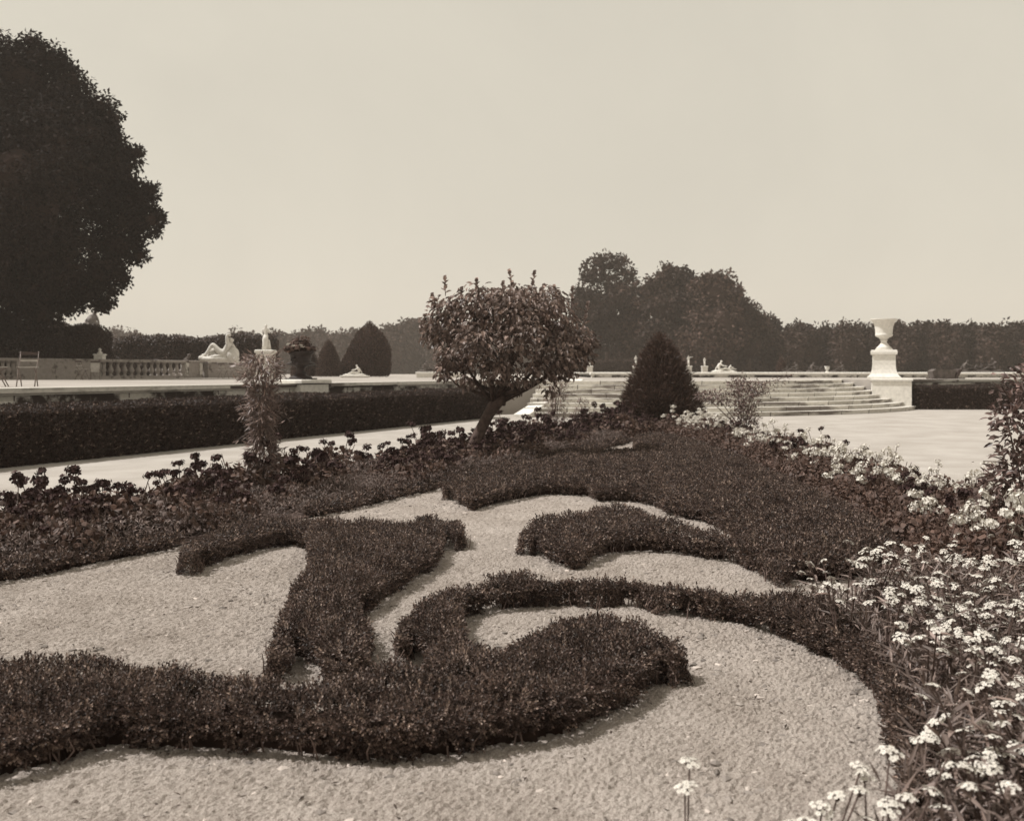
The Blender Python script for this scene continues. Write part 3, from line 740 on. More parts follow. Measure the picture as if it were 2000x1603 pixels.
t = thing('standard_tree', 'small round-headed tree with a short leaning trunk and drooping glossy leaves', 'tree', (-.65, TY, 0))
def L_(px, py, dy=0): v = P(px, py, TY + dy); return (v.x + .65, dy, v.z)
tr = Acc(); tube(tr, [L_(916, 910), L_(924, 880), L_(936, 845), L_(954, 810), L_(970, 785), L_(982, 762)], [.16, .125, .10, .092, .115, .10], 12)
o = tr.build('trunk', M['bark'], t, True)
lm = Acc()
tips = []
for i, (px, py, dy) in enumerate([(890, 640, -.3), (930, 600, .4), (980, 570, -.5), (1040, 580, .3), (1090, 620, -.2), (1130, 660, .5), (1100, 700, -.6), (880, 690, .5), (1000, 640, .8), (1010, 650, -.9), (860, 720, -.2), (1050, 740, -.3), (950, 650, -.8)]):
    a0 = Vector(L_(965 + (i % 3) * 9, 790 - (i % 4) * 7, 0)); e = Vector(L_(px, py, dy)); m = a0.lerp(e, .5) + Vector(((e.x - a0.x) * .18, dy * .1, -.06))
    tube(lm, [a0, a0.lerp(m, .55) + Vector((0, 0, -.02)), m, e], [.042, .032, .022, .009], 7); tips.append(e)
    for k in range(4):
        b = m.lerp(e, .2 + .2 * k); g_ = rng.normal(0, .22, 3); f = b + Vector((g_[0], g_[1], abs(g_[2]))) + Vector((0, 0, .05)); tube(lm, [b, b.lerp(f, .5) + Vector((0, 0, .03)), f], [.016, .012, .005], 5)
lm.build('limbs', M['bark'], t, True)
blobs = []
for px, py, dy, r in [(990, 615, 0, .62), (910, 625, 0, .50), (1070, 625, 0, .55), (870, 640, .1, .38), (1115, 665, 0, .42), (1000, 600, -.7, .52), (1000, 600, .7, .52), (930, 590, -.4, .42), (1060, 590, .5, .42), (1060, 595, -.5, .42), (880, 690, -.2, .30), (1090, 690, -.5, .38), (1020, 660, -.9, .42), (930, 660, -.8, .38), (1130, 690, .2, .28), (870, 600, -.1, .28), (1060, 715, -.4, .26), (1085, 735, -.1, .14), (865, 728, -.3, .16), (905, 700, .4, .25), (880, 710, .1, .24), (935, 690, -.4, .3), (985, 700, -.5, .26), (1100, 715, 0, .3), (1075, 760, -.2, .13), (850, 660, 0, .25), (1145, 670, .1, .22), (970, 722, -.5, .30), (930, 735, .2, .24), (1035, 730, -.6, .27), (1000, 755, .3, .2), (905, 745, -.3, .16), (1000, 740, -.6, .16), (840, 625, 0, .2)]:
    blobs.append((L_(px, py, dy), (r, r, r * .80)))
p, d = blob_leaf_points(blobs, 6500, .3)
ax = norm(d * [.9, .9, .3] + np.array([0, 0, -.75]) + rng.normal(size=d.shape) * .4)
a = Acc(); leaves(a, p, ax, norm(d + [0, 0, .5] + rng.normal(size=d.shape) * .25), rng.uniform(.06, .14, len(p)), rng.uniform(.04, .08, len(p)), 0, .14, wide=True)
# young upright shoots along the top
for px, py, dy in [(870, 548, 0), (930, 548, .2), (1003, 545, -.2), (1037, 543, .1), (1090, 572, .2), (1117, 575, 0), (845, 585, 0), (1140, 610, -.1), (900, 566, -.3), (975, 562, .4)]:
    b = np.array(L_(px, py + 30, dy)); tp = np.array(L_(px + rng.uniform(-10, 10), py + rng.uniform(-16, 4), dy))
    tube(a, [tuple(b), tuple(tp)], [.008, .004], 5, 1)
    k = 9; tt = np.linspace(.15, 1, k)[:, None]; an = np.arange(k) * 2.5
    dd = np.c_[np.cos(an), np.sin(an), np.full(k, .35) + tt[:, 0] * 1.6]
    leaves(a, b + (tp - b) * tt, dd, np.c_[-dd[:, :2] * .5, np.ones(k)], .13 - .05 * tt[:, 0], .07, 0, .14, wide=True)
a.build('crown', [M['mallow'], M['stem']], t)

# ------------------------------------------------------------------ slender climbers and shrubs of the borders
def climber(loc, h, label, seed, n, r0, mat, L, W, group, top_spread=1.0):
    global rng
    rng = np.random.default_rng(seed); t = thing('climbing_plant', label, 'plant', loc, 0, group)
    s = Acc()
    for i in range(5):
        q = rng.normal(0, .03, (4, 2)); tube(s, [(q[0, 0], q[0, 1], -.02), (q[1, 0] * 1.5, q[1, 1] * 1.5, h * .33), (q[2, 0] * 2, q[2, 1] * 2, h * .66), (q[3, 0] * 2.5, q[3, 1] * 2.5, h * .97)], [.011, .009, .008, .004], 6)
    s.build('stems', M['twig'], t)
    z = h * rng.random(n) ** .85; k = .62 + .38 * np.sin(z / h * 11 + 1) ** 2
    rr = r0 * k * np.sqrt(rng.random(n)) * (1 + top_spread * .3 * (z > h * .75)); th = rng.uniform(0, 6.28, n)
    p = np.c_[rr * np.cos(th), rr * np.sin(th), z]
    d = norm(np.c_[np.cos(th), np.sin(th), rng.normal(-.25, .75, n)] + rng.normal(size=(n, 3)) * .35)
    a = Acc(); leaves(a, p, d, norm(np.c_[np.cos(th) * .3, np.sin(th) * .3, np.ones(n)] + rng.normal(size=(n, 3)) * .4), L * rng.uniform(.6, 1.4, n), W, 0, .12)
    # wispy side shoots
    for i in range(int(16 * top_spread) + 6):
        zz = rng.uniform(.3, 1) * h; an = rng.uniform(0, 6.28); b = np.array([0, 0, zz]); e = b + np.array([math.cos(an) * r0 * 1.7, math.sin(an) * r0 * 1.7, rng.uniform(-.15, .12)])
        tube(a, [tuple(b), tuple((b + e) / 2 + [0, 0, .04]), tuple(e)], .003, 4, 1)
        m = 7; tt = rng.uniform(.45, 1.0, (m, 1)); dd = norm((e - b)[None] + rng.normal(size=(m, 3)) * .22)
        leaves(a, b + (e - b) * tt, dd, norm(rng.normal(size=(m, 3)) * .4 + [0, 0, 1]), L * .95, W, 0, .12)
    a.build('foliage', [mat, M['stem']], t)
    return t
GC = 'tall slender plants standing in the borders'
climber((-2.95, 11.6, 0), 1.72, 'tall slender climber of narrow leaves rising through the left border', 201, 3000, .19, M['bamboo'], .10, .017, GC, 1.0)
climber((.98, 22.0, 0), 1.45, 'thin narrow-leaved climber behind the right side of the round-headed tree', 202, 1500, .27, M['bamboo'], .10, .017, GC, .6)

def shrub(loc, blobs, n, label, seed, L, W, mat, branches=()):
    global rng
    rng = np.random.default_rng(seed); t = thing('shrub', label, 'shrub', loc, 0, GC)
    s = Acc()
    for b in blobs:
        c = Vector(b[0]); tube(s, [(0, 0, -.02), (c.x * .3, c.y * .3, c.z * .5), tuple(c)], [.016, .012, .005], 5)
    s.build('stems', M['twig'], t)
    p, d = blob_leaf_points(blobs, n, .15)
    a = Acc(); leaves(a, p, norm(d + rng.normal(size=d.shape) * .6), norm(d * .5 + [0, 0, .8] + rng.normal(size=d.shape) * .4), L * rng.uniform(.65, 1.35, n), W, 0, .12, wide=n < 2500)
    for b0, b1, m in branches:
        b0, b1 = np.array(b0), np.array(b1); tube(a, [tuple(b0), tuple((b0 + b1) / 2 + [0, 0, .05]), tuple(b1)], [.008, .006, .003], 5, 1)
        q = b0 + (b1 - b0) * rng.random((m, 1)) + rng.normal(0, .055, (m, 3)); leaves(a, q, rand_dir(m), norm(rng.normal(size=(m, 3)) * .5 + [0, 0, 1]), L * rng.uniform(.6, 1.2, m), W)
    a.build('foliage', [mat, M['stem']], t); return t
shrub((4.75, 20.2, 0), [((0, 0, 1.0), (.36, .36, .36)), ((.05, 0, .65), (.34, .34, .36)), ((-.1, .1, 1.22), (.25, .25, .2)), ((.1, 0, .3), (.25, .25, .3)), ((.28, 0, 1.2), (.2, .2, .15)), ((-.5, .1, 1.0), (.3, .2, .16)), ((-.75, .1, 1.02), (.25, .2, .1))], 3300,
      'loose small-leaved shrub with one long shoot reaching sideways, beside the dark yew cone', 203, .065, .026, M['shrub'], [((.1, 0, 1.1), (.9, -.1, 1.42), 130), ((.2, 0, 1.0), (.72, 0, 1.2), 70), ((0, 0, 1.2), (.05, 0, 1.5), 30)])
shrub((4.55, 8.7, 0), [((0, 0, .25), (.30, .3, .28)), ((.02, 0, .65), (.32, .3, .3)), ((.0, 0, 1.0), (.30, .3, .28)), ((.08, 0, 1.35), (.26, .26, .25)), ((.14, 0, 1.55), (.16, .16, .14)), ((-.2, 0, .55), (.18, .2, .14)), ((-.15, .05, 1.12), (.16, .15, .1)), ((-.25, .05, .3), (.16, .15, .12)), ((.3, 0, .9), (.3, .3, .7)), ((.16, 0, 1.75), (.13, .13, .18))], 2450,
      'tall leafy shrub at the edge of the frame in the right border', 204, .075, .034, M['shrub'], [((-.1, 0, 1.2), (-.30, 0, 1.42), 20), ((0, 0, .6), (-.38, 0, .72), 22), ((.05, 0, 1.4), (0, 0, 1.78), 26)])
shrub((1.6, 23.4, 0), [((0, 0, .35), (.28, .28, .3)), ((.05, 0, .7), (.2, .2, .25))], 600, 'small wispy shrub between the narrow-leaved climber and the yew cone', 205, .06, .02, M['shrub'])

# yew cone at the point of the borders
rng = np.random.default_rng(301)
def topiary(name, label, cat, loc, prof, n, L, W, mat, group=None, jag=.05, sides=20, trunk=False):
    """clipped or shaggy solid of revolution; prof = (radius, z)"""
    t = thing(name, label, cat, loc, rng.uniform(0, 1), group)
    z = np.array([q[1] for q in prof]); r = np.array([q[0] for q in prof])
    zz = []; 
    while len(zz) < n:
        c = rng.uniform(z[0], z[-1], n); k = rng.random(n) * r.max() < np.interp(c, z, r) + .02; zz = np.r_[zz, c[k]]
    zz = zz[:n]; R = np.interp(zz, z, r); sl = np.interp(zz + .05, z, r) - np.interp(zz - .05, z, r)
    th = rng.uniform(0, 6.283, n); R = R * (1 + jag * 1.6 * vnoise(th * 2.2, zz * 1.7, .5, 4)) + rng.normal(0, jag * .45, n) - .02
    out = norm(np.c_[np.cos(th), np.sin(th), -sl * 8])
    p = np.c_[R * np.cos(th), R * np.sin(th), zz]
    a = Acc(); leaves(a, p, norm(out + [0, 0, .55] + rng.normal(size=(n, 3)) * .5), norm(out + rng.normal(size=(n, 3)) * .5), L * rng.uniform(.6, 1.5, n), W, 0, .1)
    lathe(a, [(max(.01, rr * .93 - .03), zz_) for rr, zz_ in prof], sides, 1)
    a.build('foliage', [mat, M['core']], t)
    if trunk: s = Acc(); tube(s, [(0, 0, -.05), (0, 0, z[0] + .2)], [.09, .07], 8); s.build('trunk', M['bark'], t)
    return t
topiary('yew_cone', 'shaggy dark yew cone standing where the two flower borders meet', 'topiary', (4.06, 26.9, 0), [(.93, .05), (1.0, .3), (.98, .6), (.86, .95), (.69, 1.35), (.51, 1.75), (.33, 2.1), (.17, 2.36), (.03, 2.52)], 17000, .15, .020, M['yew'], jag=.13, trunk=True)
# ------------------------------------------------------------------ terrace, stairs, walls
rng = np.random.default_rng(401)
A_, B_, C_ = np.array([.6, 33.4]), np.array([8.8, 33.9]), np.array([16.4, 40.0])
def circ(a, b, c):
    m = 2 * np.array([b - a, c - a]); r = np.array([b @ b - a @ a, c @ c - a @ a]); o = np.linalg.solve(m, r); return o, np.linalg.norm(a - o)
SC, SR = circ(A_, B_, C_)
ang = lambda p: math.atan2(p[1] - SC[1], p[0] - SC[0])
aA, aC = ang(A_), ang(C_)
def arc(r, a0, a1, n=48):
    t = np.linspace(a0, a1, n); return np.c_[SC[0] + r * np.cos(t), SC[1] + r * np.sin(t)]
TREAD, RISE, NS = .46, .15, 8
Wl = lambda s: WB + u2 * s
edge = arc(SR - (NS - 1) * TREAD - .25, aA, aC + .33)
ter = np.concatenate([[Wl(-42) + [.0, 0]], [Wl(19.5)], edge, [(16.5, 42.2), (400, 42.2), (1500, 200), (1500, 2500), (-1500, 2500), (-1500, 0), (-60, -25)]])
a = Acc(); prism(a, ccw(ter), -.2, TZ - .004); structure('terrace', a, M['terrace'])

st = thing('staircase', 'broad flight of curved shallow stone steps rising to the terrace', 'stairs', (0, 0, 0))
for k in range(NS):
    r = SR - k * TREAD; a1 = aC + .045 * k
    pol = np.concatenate([arc(r, aA - .02, a1), arc(r - TREAD - .4, aA - .02, a1)[::-1]])
    a = Acc(); pc = ccw(pol)
    prism(a, pc, k * RISE - (.003 if k else .05), (k + 1) * RISE - .045)
    pol2 = np.concatenate([arc(r + .03, aA - .02, a1), arc(r - TREAD - .4, aA - .02, a1)[::-1]])
    prism(a, ccw(pol2), (k + 1) * RISE - .043, (k + 1) * RISE - .002)
    a.build('step', M['step'], st)
# sloping cheek on the left of the steps
a = Acc(); c0 = np.array([.05, 33.1]); 
def slab(p0, L, wd, z0, z1, zb, acc, mi=0):
    q = [p0, p0 + u2 * L, p0 + u2 * L - n2 * wd, p0 - n2 * wd]
    v = [(*q[0], zb), (*q[1], zb), (*q[2], zb), (*q[3], zb), (*q[0], z0), (*q[1], z1), (*q[2], z1), (*q[3], z0)]
    acc.add(v, np.array([[0, 1, 5, 4], [1, 2, 6, 5], [2, 3, 7, 6], [3, 0, 4, 7], [4, 5, 6, 7], [3, 2, 1, 0]]), mi)
slab(c0, 5.8, .55, .10, 1.26, -.05, a); a.build('sloping_cheek', M['marble'], st)
# end block of the flight
a = Acc(); FB = Matrix.Translation((15.75, 40.75, 0)) @ Matrix.Rotation(-.34, 4, 'Z'); box(a, -.78, .74, -.45, 2.6, -.05, 1.16, mat=FB, bev=.02); box(a, -.83, .79, -.5, 2.65, 1.163, 1.27, mat=FB, bev=.03); a.build('end_block', M['marble'], st)

def wall(name, label, p0, p1, nv, h, capw=.5, n=1):
    """retaining wall with an overhanging coping; nv points outwards"""
    t = thing(name, label, 'wall'); d = (p1 - p0) / np.linalg.norm(p1 - p0)
    f = Acc(); q = [p0 + nv * .02, p1 + nv * .02, p1 - nv * .3, p0 - nv * .3]
    prism(f, ccw(np.array(q)), -.05, h - .102); f.build('wall_face', M['stone'], t)
    c = Acc()
    for z0, z1, o in ((h - .10, h - .06, .05), (h - .058, h + .03, .11)):
        q = [p0 + nv * o, p1 + nv * o, p1 - nv * capw, p0 - nv * capw]; prism(c, ccw(np.array(q)), z0, z1)
    c.build('coping', M['step'], t); return t
wall('retaining_wall', 'long stained retaining wall with pale coping behind the long clipped hedge', Wl(-30), Wl(19.6), -n2, TZ)
wall('retaining_wall', 'low pale retaining wall with coping behind the short hedge right of the steps', np.array([16.46, 41.7]), np.array([60., 41.7]), np.array([0, -1.]), TZ)

# pier on the wall with the dark urn
sp = 9.17; pc = Wl(sp); zr = math.atan2(UY, UX)
pt = thing('wall_pier', 'pale stone pier block on the long wall, carrying the dark flower-filled urn', 'pier', (pc[0], pc[1], 0), zr)
a = Acc(); box(a, -.62, .62, -.24, .62, .0, 1.20, bev=.01); a.build('block', M['marble'], pt)
a = Acc(); box(a, -.68, .68, -.30, .68, 1.235, 1.33, bev=.03); a.build('cap', M['marble'], pt)
uc = pc + n2 * .2
ur = thing('flower_urn', 'dark metal urn overflowing with flowers on the wall pier', 'urn', (uc[0], uc[1], 1.33), zr); ur.scale = (1.12, 1.12, .95)
a = Acc(); lathe(a, [(.31, 0), (.31, .035)], 16, 0, square=True); lathe(a, [(.27, .037), (.25, .07), (.15, .11), (.10, .18), (.09, .29), (.13, .35), (.31, .395), (.345, .42), (.32, .445), (.235, .48), (.24, .62), (.25, .67), (.29, .70), (.30, .73), (.30, .77), (.25, .77), (.24, .70)], 32)
a.build('bowl', M['bronze'], ur, True)
for sgn in (-1, 1):
    a = Acc(); tube(a, [(sgn * .24, 0, .6), (sgn * .33, 0, .60), (sgn * .36, 0, .52), (sgn * .31, 0, .46)], [.022, .022, .022, .018], 8); a.build('handle', M['bronze'], ur, True)
p, d = blob_leaf_points([((0, 0, .84), (.38, .34, .12)), ((.0, 0, 1.0), (.26, .24, .20)), ((-.3, .1, .82), (.16, .16, .1)), ((.3, 0, .82), (.16, .16, .1))], 900, .2)
a = Acc(); round_leaves(a, p, rand_dir(900), norm(d + [0, 0, .4] + rng.normal(size=d.shape) * .4), .04); fo = a.build('flower_foliage', M['gerleaf'], ur)
for i in range(16):
    th = rng.uniform(0, 6.28); r = .36 * math.sqrt(rng.random()); o = put('flower_head', WHITEH[i % 3] if i % 3 else DARKH[0], ur); o.location = (r * math.cos(th), r * math.sin(th), .93 + .1 * rng.random() - .25 * r); o.scale = (.8, .8, .8)

# right pedestal and marble vase
pe = thing('pedestal', 'tall white marble pedestal with flared foot on the end block of the steps', 'pedestal', (15.55, 41.1, 1.27), -.36)
a = Acc(); lathe(a, [(.66, 0), (.66, .06), (.60, .10), (.52, .20), (.475, .36), (.455, .55), (.455, .98)], 4, square=True); a.build('shaft', M['marble'], pe)
a = Acc(); lathe(a, [(.47, .982), (.52, 1.0), (.525, 1.09), (.50, 1.17), (.48, 1.18)], 4, square=True); a.build('cap', M['marble'], pe)
for ch in pe.children: ch.rotation_euler = (0, 0, 0)
va = thing('marble_vase', 'large white bell-shaped marble vase on the tall pedestal by the steps', 'vase', (15.55, 41.1, 2.45), -.36)
a = Acc(); lathe(a, [(.34, 0), (.34, .05)], 4, square=True); lathe(a, [(.30, .052), (.31, .09), (.20, .19), (.13, .29), (.115, .37), (.15, .39), (.15, .42), (.11, .44)], 32); a.build('foot', M['marble'], va, True)
a = Acc(); lathe(a, [(.11, .44), (.17, .47), (.20, .49), (.20, .52), (.27, .535), (.33, .58), (.355, .64), (.335, .66), (.34, .72), (.35, .85), (.37, .98), (.41, 1.11), (.49, 1.22), (.55, 1.265), (.555, 1.29), (.51, 1.29), (.42, 1.19), (.36, 1.05)], 40); a.build('bowl', M['marble'], va, True)

# long clipped hedges
def wallhedge(name, label, p0, p1, depth, h, seed, dens, L):
    global rng
    rng = np.random.default_rng(seed); d = (p1 - p0) / np.linalg.norm(p1 - p0); nb = np.array([-d[1], d[0]])
    k = 40; ln = np.linspace(p0, p1, k); pol = np.concatenate([ln, (ln + nb * depth)[::-1]])
    t, _ = hedge(name, label, 'hedge', pol, h, dens, L, L * .55, None, smooth=0, mats=[M['hedge'], M['boxtip'], M['core']], tipshare=.05, rnd=.12, lump=.03, wave=.035, edge_lump=.045, k=7, ln=.05, core_in=.07)
    return t
wallhedge('clipped_hedge', 'long waist-high clipped hedge in shade beside the pale path', HB - u2 * 6.5, np.array([-.62, 33.05]), .95, .94, 402, 620, .034)
wallhedge('clipped_hedge', 'short dark clipped hedge right of the steps below the marble vase', np.array([16.62, 40.1]), np.array([24.5, 40.1]), 1.0, .97, 403, 340, .045)

# ------------------------------------------------------------------ balustrade
BA, BB = np.array([-23.83, 45.74]), np.array([-16.1, 59.8])
bl = np.linalg.norm(BB - BA); bd = (BB - BA) / bl
def bs(px):      # distance along the balustrade line for a photo column
    k = (px - CX) / F; return (k * BA[1] - BA[0]) / (bd[0] - k * bd[1])
bt = thing('balustrade', 'long grey stone balustrade with turned balusters across the back of the terrace, left', 'balustrade', (BA[0], BA[1], TZ), math.atan2(bd[1], bd[0]))
s0, s1 = bs(-60), bs(394)
a = Acc(); box(a, s0, s1, -.20, .20, .86, 1.0, bev=.03); a.build('handrail', M['greystone'], bt)
a = Acc(); box(a, s0, s1, -.18, .18, -.02, .14); a.build('base_course', M['greystone'], bt)
def pier(x0, x1, pm):
    a = Acc(); box(a, bs(x0), bs(x1), -.17, .17, .142, .858); a.build('panel', M['greystone'], bt)
    for e in (x0, x1):
        a = Acc(); c = bs(e); box(a, c - .10, c + .10, -.215, .215, .143, .857); a.build('post', pm, bt)
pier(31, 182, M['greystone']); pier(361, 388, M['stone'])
ba = Acc(); lathe(ba, [(.11, .142), (.11, .19), (.08, .21), (.075, .25), (.13, .36), (.15, .43), (.13, .50), (.08, .62), (.07, .70), (.085, .74), (.085, .77), (.11, .79), (.11, .858)], 10)
bme = ba.mesh('baluster', M['greystone'])
for lo, hi, n in ((-52, 27, 8), (188, 357, 14)):
    for i in range(n):
        o = put('baluster', bme, bt); o.location = (bs(lo) + (bs(hi) - bs(lo)) * i / (n - 1), 0, 0)
pd0, pd1 = bs(396), bs(489)
pp = thing('statue_plinth', 'massive grey stone block ending the balustrade below the reclining white figure', 'plinth', (BA[0], BA[1], TZ), math.atan2(bd[1], bd[0]))
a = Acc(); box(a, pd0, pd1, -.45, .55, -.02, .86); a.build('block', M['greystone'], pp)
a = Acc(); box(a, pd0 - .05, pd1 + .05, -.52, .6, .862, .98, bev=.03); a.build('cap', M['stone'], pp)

# ------------------------------------------------------------------ statues
def figure(name, J, E, mat, parent, sub=2, root='pelvis'):
    """one continuous body grown over a skeleton: J = {joint: (x, y, z, radius)}"""
    names = list(J); me = bpy.data.meshes.new(name)
    me.from_pydata([J[k][:3] for k in names], [(names.index(x), names.index(y)) for x, y in E], [])
    o = bpy.data.objects.new(name, me); C.objects.link(o)
    o.modifiers.new('skin', 'SKIN'); sv = me.skin_vertices[0].data
    for i, k in enumerate(names): sv[i].radius = (J[k][3],) * 2; sv[i].use_root = k == root
    ss = o.modifiers.new('smooth', 'SUBSURF'); ss.levels = sub; ss.render_levels = sub
    dg = bpy.context.evaluated_depsgraph_get(); dg.update()
    m2 = bpy.data.meshes.new_from_object(o.evaluated_get(dg)); m2.name = name
    o.modifiers.clear(); o.data = m2; bpy.data.meshes.remove(me)
    m2.materials.clear(); m2.materials.append(mat)
    m2.polygons.foreach_set('use_smooth', np.ones(len(m2.polygons), bool))
    if parent: o.parent = parent
    return o
BODY = [('pelvis', 'belly'), ('belly', 'chest'), ('chest', 'neck'), ('neck', 'head'), ('head', 'crown'), ('chest', 'sl'), ('sl', 'el'), ('el', 'hl'), ('chest', 'sr'), ('sr', 'er'), ('er', 'hr'),
        ('pelvis', 'pl'), ('pl', 'kl'), ('kl', 'al'), ('al', 'tl'), ('pelvis', 'pr'), ('pr', 'kr'), ('kr', 'ar'), ('ar', 'tr')]
R0 = dict(pelvis=.125, belly=.11, chest=.135, neck=.055, head=.095, crown=.08, sl=.07, sr=.07, el=.045, er=.045, hl=.04, hr=.04, pl=.095, pr=.095, kl=.062, kr=.062, al=.04, ar=.04, tl=.035, tr=.035)
STAND = dict(pelvis=(0, 0, .92), belly=(.01, 0, 1.08), chest=(.0, 0, 1.30), neck=(.0, 0, 1.48), head=(.01, -.02, 1.60), crown=(.01, 0, 1.70), sl=(-.17, 0, 1.40), el=(-.25, .03, 1.14), hl=(-.2, -.12, .95), sr=(.17, 0, 1.40), er=(.26, .03, 1.16), hr=(.18, -.14, 1.0),
             pl=(-.09, 0, .86), kl=(-.10, -.03, .48), al=(-.10, .02, .08), tl=(-.11, -.14, .04), pr=(.09, 0, .86), kr=(.12, -.08, .48), ar=(.13, .02, .08), tr=(.15, -.14, .04))
def pose(base, **kw):
    d = dict(base); d.update(kw); return {k: (*v, R0[k]) for k, v in d.items()}
def drape(pts, radii, parent, mat, name='drapery'):
    a = Acc(); tube(a, pts, radii, 9); return a.build(name, mat, parent, True)
RECL = dict(pelvis=(.29, 0, .30), belly=(.45, 0, .42), chest=(.66, 0, .66), neck=(.80, -.02, .86), head=(.84, -.05, .99), crown=(.87, -.03, 1.08), sl=(.66, -.16, .82), el=(.60, -.2, 1.22), hl=(.86, -.08, 1.22), sr=(.80, .14, .76), er=(1.05, .2, .5), hr=(.85, .1, .28),
            pl=(.22, -.1, .30), kl=(-.30, -.12, .78), al=(-.72, -.12, .28), tl=(-.86, -.14, .22), pr=(.22, .1, .27), kr=(-.35, .12, .50), ar=(-.95, .12, .22), tr=(-1.10, .12, .24))
zb = TZ + .98
c = P(426, 705, 55.8)
rf = thing('reclining_statue', 'white reclining nude with one arm arched overhead, on the end block of the balustrade', 'statue', (c.x, c.y, zb - .012), 0); rf.scale = (.90, 1.1, 1.16)
figure('body', {k: (v[0], v[1], v[2] + .05, v[3] * 2.05) for k, v in pose(RECL).items()}, BODY, M['statue'], rf)
p = Acc(); 
def rock(acc, blobs, mi=0, amp=.12):
    for (x, y, z), (rx, ry, rz_) in blobs:
        b = bmesh.new(); bmesh.ops.create_icosphere(b, subdivisions=3, radius=1)
        v = np.array([q.co[:] for q in b.verts]); f = np.array([[q.index for q in t_.verts] for t_ in b.faces]); b.free()
        k = 1 + amp * 2 * (vnoise(v[:, 0] * 3 + x * 7, v[:, 1] * 3 + v[:, 2] * 2, .9, 5))
        acc.add(v * k[:, None] * [rx, ry, rz_] + [x, y, z], f, mi)
rock(p, [((-.2, 0, .10), (1.05, .38, .16)), ((.9, .08, .28), (.40, .36, .40)), ((.45, .1, .26), (.45, .3, .36)), ((-.35, .12, .25), (.4, .25, .3)), ((-1.0, 0, .14), (.22, .3, .14)), ((1.1, .05, .12), (.2, .34, .16))]); p.build('rock_base', M['statue'], rf, True)
drape([(.3, -.2, .22), (-.1, -.26, .2), (-.5, -.24, .16)], [.09, .12, .07], rf, M['statue'])

def standing(px, Y, ztop, zbot, label, plabel, wd, mat, pz, J=None, flip=1, group=None, pg=None, pmat=None):
    c = P(px, HZ, Y); h = ztop - pz; s = h / 1.74
    if wd:
        t = thing('statue_pedestal', plabel, 'pedestal', (c.x, Y, zbot), 0, pg); hh = pz - zbot
        a = Acc(); box(a, -wd / 2, wd / 2, -wd / 2, wd / 2, .18, hh - .14); a.build('shaft', pmat or mat, t)
        a = Acc(); box(a, -wd * .6, wd * .6, -wd * .6, wd * .6, -.02, .178, bev=.04); a.build('base', pmat or mat, t)
        a = Acc(); box(a, -wd * .58, wd * .58, -wd * .58, wd * .58, hh - .138, hh, bev=.04); a.build('cap', pmat or mat, t)
    t = thing('standing_statue', label, 'statue', (c.x, Y, pz), 0, group); t.scale = (s * flip, s, s)
    figure('body', pose(STAND, **(J or {})), BODY, mat, t)
    return t, s
t, s = standing(519, 45, 3.72, TZ, 'white standing statue on a pedestal above the narrow-leaved climber', 'white square pedestal under the standing statue left of the dark urn', .72, M['statue'], 2.55,
             dict(hr=(.10, -.16, 1.42), er=(.26, -.08, 1.16), pelvis=(.03, 0, .92), chest=(-.02, 0, 1.3), crown=(.04, 0, 1.74)))
drape([(.02, -.03, .98), (-.02, -.08, .7), (-.04, -.03, .35), (-.06, 0, .04)], [.17, .19, .17, .20], t, M['statue'])
a = Acc(); tube(a, [(.22, .1, 0), (.2, .1, .4), (.18, .08, .7)], [.13, .10, .07], 8); a.build('tree_stump', M['statue'], t, True)

FAR = 'small white statues in front of the distant wood'
for px, top, J, lab, fl in ((1345, 694, dict(el=(-.42, -.02, 1.44), hl=(-.72, -.04, 1.50)), 'far white statue stretching one arm out sideways, right of the dark yew cone', -1),
                            (1376, 698, dict(er=(.2, -.1, 1.2)), 'far white statue standing with arms at its sides, next to the one pointing', 1),
                            (1242, 694, dict(), 'far white statue half hidden by the left flank of the yew cone', 1),
                            (1152, 706, dict(), 'smallest far white statue, under the right edge of the round-headed tree', 1)):
    Y = 112; t, s = standing(px, Y, P(px, top, Y).z, TZ, lab, lab.replace('far white statue', 'pedestal of far statue').replace('smallest pedestal', 'small pedestal'), .62, M['statue'], P(px, 714.5, Y).z, J, fl, FAR, 'pedestals of the small far statues')
    drape([(0, -.02, .9), (.02, -.04, .5), (.02, 0, .03)], [.15, .16, .17], t, M['statue'])

NYMPH = dict(pelvis=(-.30, 0, .18), belly=(-.33, 0, .34), chest=(-.26, 0, .52), neck=(-.16, 0, .66), head=(-.10, 0, .77), crown=(-.11, 0, .86), sl=(-.24, -.14, .60), el=(-.02, -.2, .46), hl=(.28, -.16, .42), sr=(-.26, .14, .58), er=(-.42, .2, .36), hr=(-.52, .2, .12),
             pl=(-.24, -.09, .17), kl=(.20, -.1, .30), al=(.62, -.08, .12), tl=(.76, -.08, .12), pr=(-.22, .09, .17), kr=(.25, .1, .22), ar=(.72, .1, .10), tr=(.86, .1, .12))
RIMZ = TZ + .34
def rim_group(px, Y, label, mat, sc, flip=1, putto=True, z=None, extra=None, name='reclining_statue'):
    c = P(px, HZ, Y); t = thing(name, label, 'statue', (c.x, Y, RIMZ if z is None else z), 0); t.scale = (sc * flip, sc, sc)
    figure('body', pose(NYMPH), BODY, mat, t)
    a = Acc(); rock(a, [((-.35, 0, .05), (.45, .3, .11)), ((.4, 0, .04), (.6, .28, .08))]); a.build('rock_base', mat, t, True)
    if putto:
        q = {k: (v[0] * .45 + .62, v[1] * .45 + .02, v[2] * .45 + .16, v[3] * .55) for k, v in pose(NYMPH).items()}
        figure('infant', q, BODY, mat, t, 1)
    return t
rim_group(1412, 62.5, 'seated nymph stretching her legs towards a child, on the rim right of the yew cone', M['statue'], .88)
